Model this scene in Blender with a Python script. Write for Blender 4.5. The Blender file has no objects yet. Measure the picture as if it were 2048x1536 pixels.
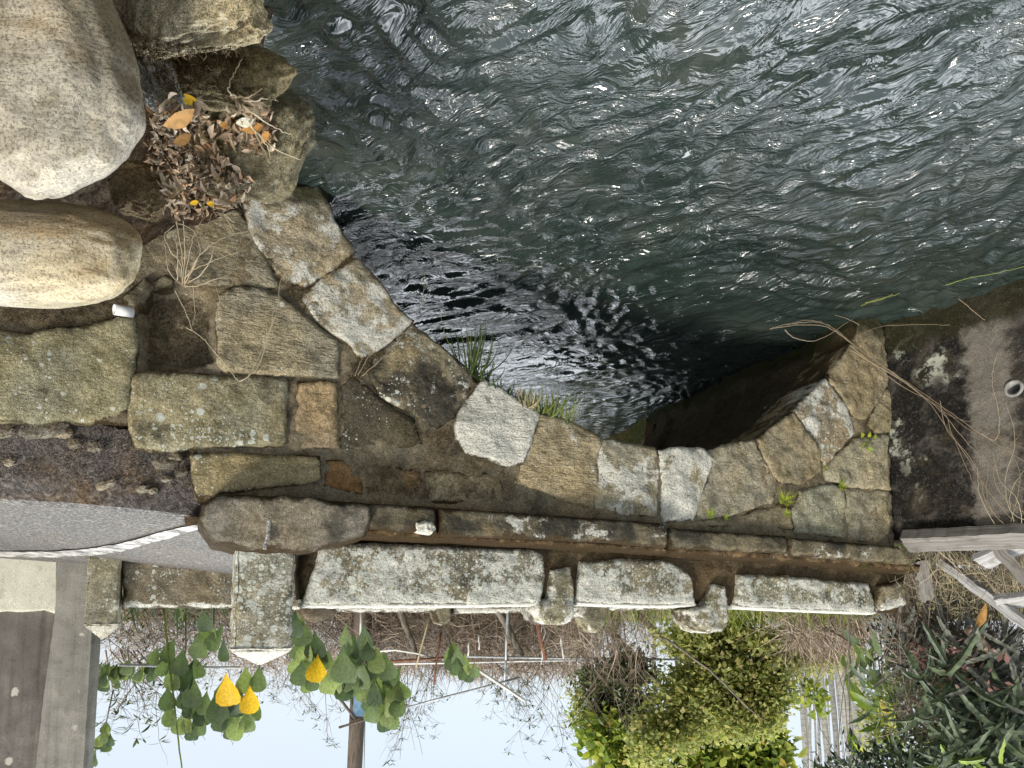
import bpy, math, random
import numpy as np
from mathutils import Vector, Matrix, noise as mnoise
from mathutils.geometry import delaunay_2d_cdt
R = math.radians
random.seed(7)
scene = bpy.context.scene
col = scene.collection

# ------------------------------------------------------------------ camera (held upside down, so the picture is rolled by half a turn)
FPX = 1420.0            # focal length in pixels of the 2048 x 1536 photograph
PITCH = R(6.0)          # looking slightly down
HOR = 477.0             # the horizon lies this many pixels from the picture's middle
V0 = HOR - FPX * math.tan(PITCH)
cp, sp = math.cos(PITCH), math.sin(PITCH)
cam_d = bpy.data.cameras.new("camera"); cam = bpy.data.objects.new("camera", cam_d); col.objects.link(cam)
cam_d.sensor_fit = 'HORIZONTAL'; cam_d.sensor_width = 36.0
cam_d.lens = 36.0 * FPX / 2048.0
cam_d.shift_y = V0 / 2048.0
cam_d.clip_start = 0.05; cam_d.clip_end = 2000.0
M = Matrix(((-1, 0, 0), (0, -sp, -cp), (0, -cp, sp)))
cam.matrix_world = M.to_4x4()
scene.camera = cam

# ------------------------------------------------------------------ light
SUN_DIR = Vector((0.42, -0.62, 0.80)).normalized()      # towards the sun: behind the camera, high on the right bank's side
SUN_EL = math.asin(SUN_DIR.z); SUN_AZ = math.atan2(SUN_DIR.x, SUN_DIR.y)
world = bpy.data.worlds.new("World"); scene.world = world; world.use_nodes = True
wn = world.node_tree; wn.nodes.clear()
sky = wn.nodes.new('ShaderNodeTexSky'); sky.sky_type = 'NISHITA'; sky.sun_disc = False
sky.sun_elevation = SUN_EL; sky.sun_rotation = SUN_AZ
sky.air_density = 1.0; sky.dust_density = 2.0; sky.ozone_density = 1.0; sky.altitude = 0
bg = wn.nodes.new('ShaderNodeBackground'); bg.inputs['Strength'].default_value = 0.15
wo = wn.nodes.new('ShaderNodeOutputWorld')
# a thin bright veil of high cloud over the blue
wtc = wn.nodes.new('ShaderNodeTexCoord'); wns = wn.nodes.new('ShaderNodeTexNoise'); wns.inputs['Scale'].default_value = 2.2; wns.inputs['Detail'].default_value = 5
wmr = wn.nodes.new('ShaderNodeMapRange'); wmr.inputs[1].default_value = .3; wmr.inputs[2].default_value = .7; wmr.inputs[3].default_value = .76; wmr.inputs[4].default_value = .90
wmx = wn.nodes.new('ShaderNodeMix'); wmx.data_type = 'RGBA'; wmx.inputs[7].default_value = (3.05, 3.3, 3.6, 1)
wn.links.new(wtc.outputs['Generated'], wns.inputs['Vector']); wn.links.new(wns.outputs['Fac'], wmr.inputs[0]); wn.links.new(wmr.outputs[0], wmx.inputs[0])
# added bright cloud bank above the view, to strengthen the water's sky reflections
wsp = wn.nodes.new('ShaderNodeSeparateXYZ'); wn.links.new(wtc.outputs['Generated'], wsp.inputs[0])
def wrange(sock, a, b, c, d):
    x = wn.nodes.new('ShaderNodeMapRange'); x.interpolation_type = 'SMOOTHSTEP'; wn.links.new(sock, x.inputs[0])
    for i, q in enumerate((a, b, c, d)): x.inputs[i + 1].default_value = q
    return x.outputs[0]
wm1 = wn.nodes.new('ShaderNodeMath'); wm1.operation = 'MULTIPLY'; wn.links.new(wrange(wsp.outputs[2], .21, .33, 0, 1), wm1.inputs[0]); wn.links.new(wrange(wsp.outputs[1], .1, .5, 0, 1), wm1.inputs[1])
wm2 = wn.nodes.new('ShaderNodeMath'); wm2.operation = 'MULTIPLY'; wn.links.new(wm1.outputs[0], wm2.inputs[0]); wn.links.new(wrange(wns.outputs['Fac'], .40, .60, .12, 1.25), wm2.inputs[1])
wcl = wn.nodes.new('ShaderNodeMix'); wcl.data_type = 'RGBA'; wcl.inputs[7].default_value = (24, 25.3, 27, 1); wn.links.new(wm2.outputs[0], wcl.inputs[0]); wn.links.new(wmx.outputs[2], wcl.inputs[6])
wn.links.new(sky.outputs[0], wmx.inputs[6]); wn.links.new(wcl.outputs[2], bg.inputs[0]); wn.links.new(bg.outputs[0], wo.inputs[0])
sun_d = bpy.data.lights.new("sun", 'SUN'); sun_d.energy = 2.5; sun_d.angle = R(13); sun_d.color = (1.0, 0.95, 0.87)
sun = bpy.data.objects.new("sun", sun_d); col.objects.link(sun)
sun.rotation_euler = SUN_DIR.to_track_quat('Z', 'Y').to_euler()
scene.view_settings.view_transform = 'Standard'; scene.view_settings.look = 'None'
scene.view_settings.exposure = 0.84; scene.view_settings.gamma = 1.0
scene.cycles.max_bounces = 6; scene.cycles.transparent_max_bounces = 6
scene.cycles.sample_clamp_indirect = 6.0

# ------------------------------------------------------------------ from a place in the photograph to a point on a real plane
def ray(px, py):
    u, v = 1024 - px, (py - 768) - V0
    return Vector((u, FPX * cp + v * sp, -FPX * sp + v * cp))
def hit(px, py, O, Nn):
    d = ray(px, py); return d * (O.dot(Nn) / d.dot(Nn))
def at_z(px, py, z): return hit(px, py, Vector((0, 0, z)), Vector((0, 0, 1)))
def at_y(px, py, y): return hit(px, py, Vector((0, y, 0)), Vector((0, 1, 0)))

WZ = -2.45                                         # water level; the camera is the origin
P1 = at_z(640, 380, WZ); P2 = at_z(1720, 636, WZ)  # the two feet of the arch
B = Vector((P2.x - P1.x, P2.y - P1.y, 0)).normalized()       # along the bridge
N = Vector((B.y, -B.x, 0));                                  # out of the facade, towards the camera
if N.dot(P1) > 0: N = -N
UP = Vector((0, 0, 1))
O0 = Vector((P1.x, P1.y, 0))
def F(s, z, n=0.0): return O0 + B * s + UP * z + N * n       # bridge frame: along, up, out
def sz(px, py, n=0.0):
    p = hit(px, py, O0 + N * n, N); return ((p - O0).dot(B), p.z)
def stn(p): q = p - O0; return (q.dot(B), p.z, q.dot(N))

# ------------------------------------------------------------------ scene bookkeeping
def tag(o, label=None, cat=None, group=None, kind=None):
    if label: o['label'] = label
    if cat: o['category'] = cat
    if group: o['group'] = group
    if kind: o['kind'] = kind
    return o
def empty(name, loc, label, cat, group=None):
    o = bpy.data.objects.new(name, None); col.objects.link(o); o.location = loc
    o.empty_display_size = 0.1
    return tag(o, label, cat, group)

class MB:
    def __init__(s): s.v = []; s.f = []; s.d = []; s.c = None
    def add(s, vs, fs, dirt=None):
        b = len(s.v); s.v += [tuple(p) for p in vs]; s.f += [tuple(i + b for i in f) for f in fs]
        s.d += list(dirt) if dirt is not None else [0.0] * len(vs)
    def tube(s, pts, rad, n=5, cap=True):
        pts = [Vector(p) for p in pts]; k = len(pts)
        if not hasattr(rad, '__len__'): rad = [rad] * k
        vs = []; fs = []
        t = (pts[1] - pts[0]).normalized()
        a = t.orthogonal().normalized()
        for i in range(k):
            t = (pts[min(i + 1, k - 1)] - pts[max(i - 1, 0)])
            t = t.normalized() if t.length > 1e-9 else Vector((0, 0, 1))
            a = (a - t * a.dot(t)); a = a.normalized() if a.length > 1e-6 else t.orthogonal().normalized()
            b2 = t.cross(a)
            for j in range(n):
                w = 2 * math.pi * j / n
                vs.append(pts[i] + (a * math.cos(w) + b2 * math.sin(w)) * rad[i])
        for i in range(k - 1):
            for j in range(n):
                j2 = (j + 1) % n
                fs.append((i * n + j, i * n + j2, (i + 1) * n + j2, (i + 1) * n + j))
        if cap and n > 2:
            fs.append(tuple(range(n - 1, -1, -1))); fs.append(tuple((k - 1) * n + j for j in range(n)))
        s.add(vs, fs)
    def box(s, c, ax, ay, az):
        c, ax, ay, az = map(Vector, (c, ax, ay, az))
        vs = [c + ax * i + ay * j + az * k for k in (-1, 1) for j in (-1, 1) for i in (-1, 1)]
        s.add(vs, [(0, 2, 3, 1), (4, 5, 7, 6), (0, 1, 5, 4), (2, 6, 7, 3), (0, 4, 6, 2), (1, 3, 7, 5)])
    def build(s, name, material, parent=None, smooth=True, origin=None):
        me = bpy.data.meshes.new(name)
        base = Vector(parent.matrix_world.translation) if parent else Vector(origin or (0, 0, 0))
        if parent: base = world_loc(parent)
        me.from_pydata([(x - base.x, y - base.y, z - base.z) for x, y, z in s.v], [], s.f)
        if any(s.d):
            at = me.attributes.new('dirt', 'FLOAT', 'POINT'); at.data.foreach_set('value', s.d)
        if s.c is not None:
            at = me.attributes.new('crust', 'FLOAT', 'POINT'); at.data.foreach_set('value', list(s.c) + [0.0] * (len(s.v) - len(s.c)))
        me.materials.append(material)
        if smooth: me.polygons.foreach_set('use_smooth', [True] * len(me.polygons))
        me.update()
        o = bpy.data.objects.new(name, me); col.objects.link(o)
        if parent: o.parent = parent
        else: o.location = base
        return o
def world_loc(o):
    p = Vector(o.location)
    while o.parent: o = o.parent; p += Vector(o.location)
    return p
def fbm(p, oct=4, h=0.9): return mnoise.fractal(Vector(p), h, 2.1, oct, noise_basis='PERLIN_ORIGINAL')

# ------------------------------------------------------------------ dressed stones: an outline on a plane grown into a solid with a worn face
def resample(poly, res):
    out = []
    k = len(poly)
    for i in range(k):
        a, b = poly[i], poly[(i + 1) % k]
        L = math.hypot(b[0] - a[0], b[1] - a[1]); m = max(1, int(round(L / res)))
        for j in range(m): out.append((a[0] + (b[0] - a[0]) * j / m, a[1] + (b[1] - a[1]) * j / m))
    return out
def area(poly): return 0.5 * sum(poly[i][0] * poly[(i + 1) % len(poly)][1] - poly[(i + 1) % len(poly)][0] * poly[i][1] for i in range(len(poly)))
def seg_dist(P, poly):
    A = np.array(poly); Bq = np.roll(A, -1, axis=0); D = Bq - A
    L2 = (D ** 2).sum(1) + 1e-12
    best = np.full(len(P), 1e9)
    for i in range(len(A)):
        t = np.clip(((P - A[i]) @ D[i]) / L2[i], 0, 1)
        q = A[i] + t[:, None] * D[i]
        best = np.minimum(best, np.hypot(P[:, 0] - q[:, 0], P[:, 1] - q[:, 1]))
    return best
def inside(P, poly):
    A = np.array(poly); c = np.zeros(len(P), bool); j = len(A) - 1
    for i in range(len(A)):
        cond = (A[i, 1] > P[:, 1]) != (A[j, 1] > P[:, 1])
        with np.errstate(divide='ignore', invalid='ignore'):
            x = (A[j, 0] - A[i, 0]) * (P[:, 1] - A[i, 1]) / (A[j, 1] - A[i, 1]) + A[i, 0]
        c ^= cond & (P[:, 0] < x); j = i
    return c
def slab(poly, fr, front=0.0, thick=0.25, res=0.02, rnd=0.03, bulge=0.0, amp=0.008, nsc=6.0, wob=0.008, shrink=0.0, seed=0, tilt=(0, 0), dirtw=0.035, rough=0.0025, skirt=True, dent=None):
    """fr(a, b, n) -> world point.  Returns an MB."""
    if area(poly) < 0: poly = poly[::-1]
    if shrink:
        c = np.array(poly); ctr = c.mean(0)
        poly2 = []
        k = len(poly)
        for i in range(k):
            p0, p, p2 = np.array(poly[i - 1]), np.array(poly[i]), np.array(poly[(i + 1) % k])
            e1 = p - p0; e2 = p2 - p
            n1 = np.array((-e1[1], e1[0])) / (np.hypot(*e1) + 1e-9); n2 = np.array((-e2[1], e2[0])) / (np.hypot(*e2) + 1e-9)
            m = n1 + n2; m /= max(0.5, np.hypot(*m)); poly2.append(tuple(p + m * shrink))
        poly = poly2
    bd = resample(poly, res)
    bd = [(a + wob * fbm((a * 9 + seed, b * 9, 3.1), 3), b + wob * fbm((a * 9 + seed, b * 9, 9.7), 3)) for a, b in bd]
    mn = np.min(bd, 0); mx = np.max(bd, 0)
    ga, gb = np.meshgrid(np.arange(mn[0], mx[0], res), np.arange(mn[1], mx[1], res))
    P = np.stack([ga.ravel(), gb.ravel()], 1)
    rs = np.random.RandomState(int(seed * 13 + 5) % 99991)
    P = P + rs.uniform(-.3, .3, P.shape) * res
    P = P[inside(P, bd)]
    if len(P): P = P[seg_dist(P, bd) > res * 0.55]
    pts = [Vector(p) for p in bd] + [Vector(p) for p in P]
    nb = len(bd)
    vo, eo, fo, ov, oe, of = delaunay_2d_cdt(pts, [], [list(range(nb))], 1, 1e-5)
    Q = np.array([(v.x, v.y) for v in vo]); d = seg_dist(Q, bd)
    q = np.clip(d / max(rnd, 1e-4), 0, 1)
    fall = rnd * (1 - np.sqrt(np.clip(1 - (1 - q) ** 2, 0, 1)))
    ctr = Q.mean(0); ext = max(1e-3, d.max())
    h = front - fall + bulge * (1 - (1 - np.clip(d / ext, 0, 1)) ** 2) + tilt[0] * (Q[:, 0] - ctr[0]) + tilt[1] * (Q[:, 1] - ctr[1])
    nz = np.array([fbm((a * nsc + seed * 3.7, b * nsc, seed), 4) for a, b in Q])
    nz2 = np.array([fbm((a * nsc * 5 + seed * 1.7, b * nsc * 5, seed + 4), 3) for a, b in Q])
    h = h + amp * nz + rough * nz2
    dirt = np.exp(-d / dirtw)
    if dent:
        ii = inside(Q, dent[0]); dd = seg_dist(Q, dent[0]); h = h - np.where(ii, dent[1] * np.clip(dd / .02, 0, 1), 0)
    mb = MB()
    verts = [fr(Q[i, 0], Q[i, 1], h[i]) for i in range(len(Q))]
    faces = [tuple(f) for f in fo]
    # skirt from the open edge
    from collections import Counter
    ec = Counter()
    for f in faces:
        for i in range(len(f)): ec[(f[i], f[(i + 1) % len(f)])] += 1
    bedges = [e for e in ec if (e[1], e[0]) not in ec]
    back = {}
    dl = list(dirt)
    def bk(i):
        if i not in back:
            back[i] = len(verts); verts.append(fr(Q[i, 0], Q[i, 1], front - thick)); dl.append(1.0)
        return back[i]
    for a, b in (bedges if skirt else []): faces.append((b, a, bk(a), bk(b)))
    mb.add(verts, faces, dl)
    return mb
# ------------------------------------------------------------------ procedural materials
class NT:
    def __init__(s, name):
        s.m = bpy.data.materials.new(name); s.m.use_nodes = True
        s.t = s.m.node_tree; s.t.nodes.clear()
        s.out = s.n('ShaderNodeOutputMaterial')
    def n(s, t, **k):
        x = s.t.nodes.new(t)
        for a, b in k.items(): setattr(x, a, b)
        return x
    def l(s, a, b): s.t.links.new(a, b)
    def put(s, sock, v):
        if isinstance(v, (int, float)): sock.default_value = v
        elif isinstance(v, tuple):
            sock.default_value = v if len(v) == len(sock.default_value) else (*v, 1.0)
        else: s.l(v, sock)
    def pos(s, rnd=True, scale=(1, 1, 1), geo=False):
        if geo: o = s.n('ShaderNodeNewGeometry').outputs['Position']
        else: o = s.n('ShaderNodeTexCoord').outputs['Object']
        if rnd:
            i = s.n('ShaderNodeObjectInfo'); a = s.n('ShaderNodeVectorMath', operation='ADD')
            k = s.n('ShaderNodeMath', operation='MULTIPLY'); s.l(i.outputs['Random'], k.inputs[0]); k.inputs[1].default_value = 37.0
            s.l(o, a.inputs[0]); s.l(k.outputs[0], a.inputs[1]); o = a.outputs[0]
        if scale != (1, 1, 1):
            m = s.n('ShaderNodeVectorMath', operation='MULTIPLY'); s.l(o, m.inputs[0]); m.inputs[1].default_value = scale; o = m.outputs[0]
        return o
    def noise(s, v, sc, det=4, rough=0.55, dist=0.0, color=False):
        x = s.n('ShaderNodeTexNoise'); s.l(v, x.inputs['Vector'])
        x.inputs['Scale'].default_value = sc; x.inputs['Detail'].default_value = det; x.inputs['Roughness'].default_value = rough; x.inputs['Distortion'].default_value = dist
        return x.outputs['Color' if color else 'Fac']
    def vor(s, v, sc, feat='F1', out='Distance', rand=1.0):
        x = s.n('ShaderNodeTexVoronoi', feature=feat); s.l(v, x.inputs['Vector']); x.inputs['Scale'].default_value = sc; x.inputs['Randomness'].default_value = rand
        return x.outputs[out]
    def wave(s, v, sc, dist=2.0, dirn='X', det=3):
        x = s.n('ShaderNodeTexWave', wave_type='BANDS', bands_direction=dirn); s.l(v, x.inputs['Vector'])
        x.inputs['Scale'].default_value = sc; x.inputs['Distortion'].default_value = dist; x.inputs['Detail'].default_value = det
        return x.outputs['Fac']
    def mr(s, f, a, b, c=0.0, d=1.0, smooth=True):
        x = s.n('ShaderNodeMapRange', interpolation_type='SMOOTHSTEP' if smooth else 'LINEAR'); s.put(x.inputs[0], f)
        s.put(x.inputs[1], a); s.put(x.inputs[2], b); s.put(x.inputs[3], c); s.put(x.inputs[4], d)
        return x.outputs[0]
    def math(s, op, a, b=0.0, clamp=False):
        x = s.n('ShaderNodeMath', operation=op, use_clamp=clamp); s.put(x.inputs[0], a); s.put(x.inputs[1], b); return x.outputs[0]
    def mix(s, f, a, b, mode='MIX'):
        x = s.n('ShaderNodeMix', data_type='RGBA', blend_type=mode); s.put(x.inputs[0], f); s.put(x.inputs[6], a); s.put(x.inputs[7], b); return x.outputs[2]
    def ramp(s, f, stops):
        x = s.n('ShaderNodeValToRGB'); s.put(x.inputs[0], f); e = x.color_ramp.elements
        while len(e) < len(stops): e.new(0.5)
        for i, (p, c) in enumerate(stops): e[i].position = p; e[i].color = (*c, 1) if len(c) == 3 else c
        return x.outputs[0]
    def attr(s, name, kind='GEOMETRY', out='Fac'):
        x = s.n('ShaderNodeAttribute', attribute_type=kind, attribute_name=name); return x.outputs[out]
    def sep(s, v, ax): x = s.n('ShaderNodeSeparateXYZ'); s.l(v, x.inputs[0]); return x.outputs[ax]
    def bump(s, h, strength=0.5, dist=0.01, nrm=None):
        x = s.n('ShaderNodeBump'); s.l(h, x.inputs['Height']); x.inputs['Strength'].default_value = strength; x.inputs['Distance'].default_value = dist
        if nrm is not None: s.l(nrm, x.inputs['Normal'])
        return x.outputs[0]
    def bsdf(s, color, rough=0.9, nrm=None, spec=0.25, **k):
        x = s.n('ShaderNodeBsdfPrincipled'); s.put(x.inputs['Base Color'], color); s.put(x.inputs['Roughness'], rough)
        x.inputs['Specular IOR Level'].default_value = spec
        if nrm is not None: s.l(nrm, x.inputs['Normal'])
        for a, b in k.items(): s.put(x.inputs[a.replace('_', ' ')], b)
        s.l(x.outputs[0], s.out.inputs[0]); return x

def stone_material(name):
    """Worn sandstone.  Every stone carries its own colour and its own amounts of lichen, spots, stain and moss as object properties."""
    t = NT(name); p = t.pos(); pg = t.pos(False, geo=True)
    base = t.n('ShaderNodeObjectInfo').outputs['Color']
    P = lambda k: t.attr('k_' + k, 'OBJECT')
    n1 = t.noise(p, 2.6, 5, .6, .4); n2 = t.noise(p, 11, 6, .65); n3 = t.noise(p, 60, 5, .7); n4 = t.noise(p, 260, 3, .6)
    c = t.mix(t.mr(n1, .3, .72), base, t.mix(1.0, base, (1.34, 1.22, 1.02), 'MULTIPLY'))
    c = t.mix(t.mr(n2, .40, .66), c, t.mix(1.0, c, (.62, .61, .57), 'MULTIPLY'))
    c = t.mix(t.mr(n3, .30, .72), t.mix(1.0, c, (.66, .65, .61), 'MULTIPLY'), t.mix(1.0, c, (1.22, 1.21, 1.2), 'MULTIPLY'))
    c = t.mix(t.mr(n4, .40, .58), t.mix(1.0, c, (.52, .51, .48), 'MULTIPLY'), t.mix(1.0, c, (1.3, 1.29, 1.26), 'MULTIPLY'))
    # rust coloured bleeding
    rs = t.math('ADD', t.noise(p, 3.7, 4, .6, .8), P('rust')); c = t.mix(t.math('MULTIPLY', t.mr(rs, .72, .98), .6), c, (.22, .13, .055))
    # black weather stain
    dk = t.math('ADD', t.noise(pg, 3.1, 7, .66, .5), P('dark')); dm = t.mr(dk, .70, .86)
    dm = t.math('MULTIPLY', dm, t.mr(n3, .18, .62, .45, 1.0)); c = t.mix(dm, c, (.036, .034, .027))
    # white crust
    lk = t.math('ADD', t.noise(pg, 4.6, 8, .72, .25), t.math('ADD', P('lichen'), t.math('MULTIPLY', t.attr('crust'), .42))); lm = t.mr(lk, .74, .80)
    lm = t.math('MULTIPLY', lm, t.mr(t.noise(p, 95, 4, .7), .36, .50, .10, 1.0)); c = t.mix(lm, c, t.mix(n3, (.42, .41, .34), (.76, .74, .65)))
    # round lichen rosettes, three sizes
    w = t.n('ShaderNodeVectorMath', operation='ADD'); t.l(p, w.inputs[0]); nc = t.noise(p, 40, 3, .6, 0, True)
    wm = t.n('ShaderNodeVectorMath', operation='SCALE'); t.l(nc, wm.inputs[0]); wm.inputs['Scale'].default_value = .018; t.l(wm.outputs[0], w.inputs[1])
    spots = None
    for sc, th in ((17, .40), (38, .40), (80, .42)):
        d = t.vor(w.outputs[0], sc); cc = t.vor(w.outputs[0], sc, 'F1', 'Color'); r = t.sep(cc, 0)
        pres = t.math('ADD', P('spots'), t.math('MULTIPLY', t.math('SUBTRACT', t.noise(p, 4.5, 3, .5), .5), 1.5))
        rad = t.math('MULTIPLY', t.mr(t.math('SUBTRACT', pres, r), 0.0, .5, 0, 1), th)
        m = t.mr(t.math('SUBTRACT', rad, d), 0.0, .06)
        spots = m if spots is None else t.math('MAXIMUM', spots, m)
    sc_ = t.mix(t.noise(p, 25, 2), (.42, .44, .36), (.66, .68, .60))
    c = t.mix(t.math('MULTIPLY', spots, .85), c, sc_)
    # moss and soil, thickest along the joints
    dirt = t.attr('dirt'); mk = t.math('ADD', t.math('MULTIPLY', dirt, .50), t.math('ADD', P('moss'), t.math('MULTIPLY', t.math('SUBTRACT', t.noise(p, 7.5, 6, .68, .3), .5), 1.3)))
    mm = t.mr(mk, .34, .56); mcol = t.ramp(t.noise(p, 130, 4, .7), [(.3, (.014, .010, .006)), (.55, (.075, .048, .022)), (.75, (.16, .12, .065))])
    mcol = t.mix(t.mr(t.noise(p, 3.3, 3), .55, .75), mcol, t.mix(1.0, mcol, (.75, 1.15, .6), 'MULTIPLY'))
    c = t.mix(t.math('MULTIPLY', mm, .92), c, mcol)
    # green film near the water line
    z = t.sep(t.pos(False, geo=True), 2); wl = t.math('ADD', z, t.math('MULTIPLY', t.noise(p, 6, 4), .35))
    c = t.mix(t.mr(wl, WZ + .22, WZ + .36, .9, 0.0), c, t.mix(n3, (.012, .014, .006), (.05, .052, .018)))
    h = t.math('ADD', t.math('MULTIPLY', n2, .8), t.math('ADD', t.math('MULTIPLY', n3, .42), t.math('MULTIPLY', n4, .14)))
    h = t.math('ADD', h, t.math('ADD', t.math('MULTIPLY', lm, .12), t.math('MULTIPLY', t.math('MULTIPLY', mm, t.noise(p, 130, 4, .7)), 1.0)))
    # chisel ripples
    st = t.noise(t.pos(True, (9, 9, 30)), 1.6, 4, .6, .6); h = t.math('ADD', h, t.math('MULTIPLY', st, P('chisel')))
    t.bsdf(c, .92, t.bump(h, .9, .022), .12)
    return t.m
STONE = stone_material('weathered_stone')

def props(o, color=(.3, .28, .2), lichen=0.0, spots=0.0, dark=0.0, moss=0.0, rust=0.0, chisel=0.4):
    o.color = (*color, 1.0)
    for k, v in dict(lichen=lichen, spots=spots, dark=dark, moss=moss, rust=rust, chisel=chisel).items(): o['k_' + k] = float(v)
    return o

def boulder_material():
    t = NT('river_boulder'); p = t.pos()
    base = t.n('ShaderNodeObjectInfo').outputs['Color']
    n1 = t.noise(p, 2.2, 4, .55, .4); n2 = t.noise(p, 10, 6, .6); n3 = t.noise(p, 140, 4, .75); n5 = t.noise(p, 320, 2, .6)
    st = t.noise(t.pos(True, (6, 14, 34)), 2.2, 5, .6, .5)
    c = t.mix(t.mr(n1, .35, .68), base, t.mix(1.0, base, (1.08, .97, .76), 'MULTIPLY'))
    c = t.mix(t.mr(st, .40, .62), c, t.mix(1.0, c, (.80, .80, .82), 'MULTIPLY'))
    c = t.mix(t.mr(n2, .48, .70), c, t.mix(1.0, c, (.66, .64, .58), 'MULTIPLY'))
    c = t.mix(t.mr(n3, .36, .54), t.mix(1.0, c, (.52, .49, .44), 'MULTIPLY'), t.mix(1.0, c, (1.16, 1.14, 1.09), 'MULTIPLY'))
    c = t.mix(t.mr(n5, .60, .68), c, t.mix(1.0, c, (.55, .52, .47), 'MULTIPLY'))
    big = t.noise(p, 1.6, 3, .5, .6); c = t.mix(t.mr(big, .44, .60), c, t.mix(1.0, c, (.60, .605, .60), 'MULTIPLY'))
    yel = t.attr('k_rust', 'OBJECT'); c = t.mix(t.math('MULTIPLY', t.mr(t.math('ADD', t.noise(p, 3.2, 4, .6), yel), .62, .92), .6), c, (.36, .24, .09))
    lk = t.math('ADD', t.noise(p, 4.2, 7, .7), t.attr('k_lichen', 'OBJECT')); c = t.mix(t.math('MULTIPLY', t.mr(lk, .66, .76), .75), c, (.50, .50, .46))
    h = t.math('ADD', t.math('MULTIPLY', n2, .6), t.math('ADD', t.math('MULTIPLY', n3, .25), t.math('MULTIPLY', st, .35)))
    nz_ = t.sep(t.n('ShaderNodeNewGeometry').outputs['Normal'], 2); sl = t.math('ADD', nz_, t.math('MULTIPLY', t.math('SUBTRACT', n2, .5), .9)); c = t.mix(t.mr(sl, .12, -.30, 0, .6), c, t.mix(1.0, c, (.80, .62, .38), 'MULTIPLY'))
    t.bsdf(c, .85, t.bump(h, .8, .016), .18); return t.m
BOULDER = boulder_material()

def soil_material(name, dark, mid, light, sc=1.0, green=0.0):
    t = NT(name); p = t.pos(False)
    n1 = t.noise(p, 3 * sc, 5, .6); n2 = t.noise(p, 22 * sc, 6, .7, .6); n3 = t.noise(p, 110 * sc, 4, .7)
    f = t.math('ADD', t.math('MULTIPLY', n2, .6), t.math('MULTIPLY', n3, .4))
    c = t.ramp(f, [(.36, dark), (.50, mid), (.66, light)])
    c = t.mix(t.mr(n1, .42, .66), c, t.mix(1.0, c, (1.25, 1.0, .72), 'MULTIPLY'))
    if green: c = t.mix(t.math('MULTIPLY', t.mr(t.noise(p, 1.7, 5, .6), .45, .65), green), c, t.mix(n3, (.02, .035, .008), (.10, .14, .03)))
    h = t.math('ADD', t.math('MULTIPLY', n2, .8), t.math('MULTIPLY', n3, .5))
    t.bsdf(c, .97, t.bump(h, 1.0, .03), .05); return t.m
SOIL = soil_material('mossy_soil', (.012, .009, .006), (.062, .047, .033), (.19, .155, .12))
MORTAR = soil_material('old_mortar', (.03, .026, .02), (.17, .15, .115), (.34, .315, .26))
DARKMOSS = soil_material('brown_moss', (.012, .008, .004), (.048, .03, .014), (.115, .075, .036))
GREYMOSS = soil_material('grey_moss', (.015, .013, .011), (.105, .092, .082), (.33, .30, .275), 1.6)
FIELD = soil_material('field_ground', (.03, .028, .012), (.11, .10, .045), (.24, .21, .12), .6, .7)

def asphalt():
    t = NT('worn_asphalt'); p = t.pos(False); n1 = t.noise(p, 1.5, 4, .6); n3 = t.noise(t.pos(False, (1, 1, 1)), 55, 6, .85); v = t.vor(p, 60)
    c = t.ramp(n3, [(.36, (.022, .021, .0195)), (.47, (.088, .084, .077)), (.56, (.16, .153, .141)), (.66, (.42, .40, .36))])
    c = t.mix(t.mr(n1, .4, .65), c, t.mix(1.0, c, (1.12, 1.08, 1.02), 'MULTIPLY'))
    st = t.noise(t.pos(False, (1, 1, 1)), 7, 6, .7); c = t.mix(t.mr(st, .60, .72, 0, .5), c, (.36, .34, .30))
    t.bsdf(c, .9, t.bump(t.math('ADD', n3, v), .6, .008), .2); return t.m
ASPHALT = asphalt()
def paint():
    t = NT('worn_white_paint'); p = t.pos(False); n1 = t.noise(p, 9, 6, .72); n3 = t.noise(p, 120, 4, .75)
    f = t.math('ADD', t.math('MULTIPLY', n1, .55), t.math('MULTIPLY', n3, .45))
    c = t.ramp(f, [(.46, (.12, .115, .105)), (.495, (.36, .345, .315)), (.58, (.60, .58, .53))])
    t.bsdf(c, .85, t.bump(n3, .4, .004), .2); return t.m
PAINT = paint()

def concrete(name, c0, c1, stain=.5, paintz=None, streak=True):
    t = NT(name); p = t.pos(False); n1 = t.noise(p, 2.2, 5, .6); n2 = t.noise(p, 12, 6, .65); n3 = t.noise(p, 170, 3, .7)
    c = t.mix(t.mr(n1, .35, .7), c0, c1)
    c = t.mix(t.mr(n3, .38, .62), t.mix(1.0, c, (.66, .65, .63), 'MULTIPLY'), t.mix(1.0, c, (1.16, 1.15, 1.12), 'MULTIPLY'))
    if streak:
        s = t.noise(t.pos(False, (14, 14, .8)), 1.0, 5, .62); c = t.mix(t.math('MULTIPLY', t.mr(s, .45, .72), stain), c, (.05, .045, .038))
    d = t.vor(p, 6.5); cc = t.sep(t.vor(p, 6.5, 'F1', 'Color'), 0)
    sp_ = t.math('MULTIPLY', t.mr(t.math('ADD', d, t.math('MULTIPLY', n2, .75)), .62, .54), t.mr(cc, .78, .82)); c = t.mix(t.math('MULTIPLY', sp_, .7), c, (.52, .50, .42))
    c = t.mix(t.math('MULTIPLY', t.mr(n2, .52, .7), .5), c, t.mix(1.0, c, (.6, .58, .53), 'MULTIPLY'))
    t.bsdf(c, .92, t.bump(t.math('ADD', n2, t.math('MULTIPLY', n3, .5)), .6, .010), .15); return t.m

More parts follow.
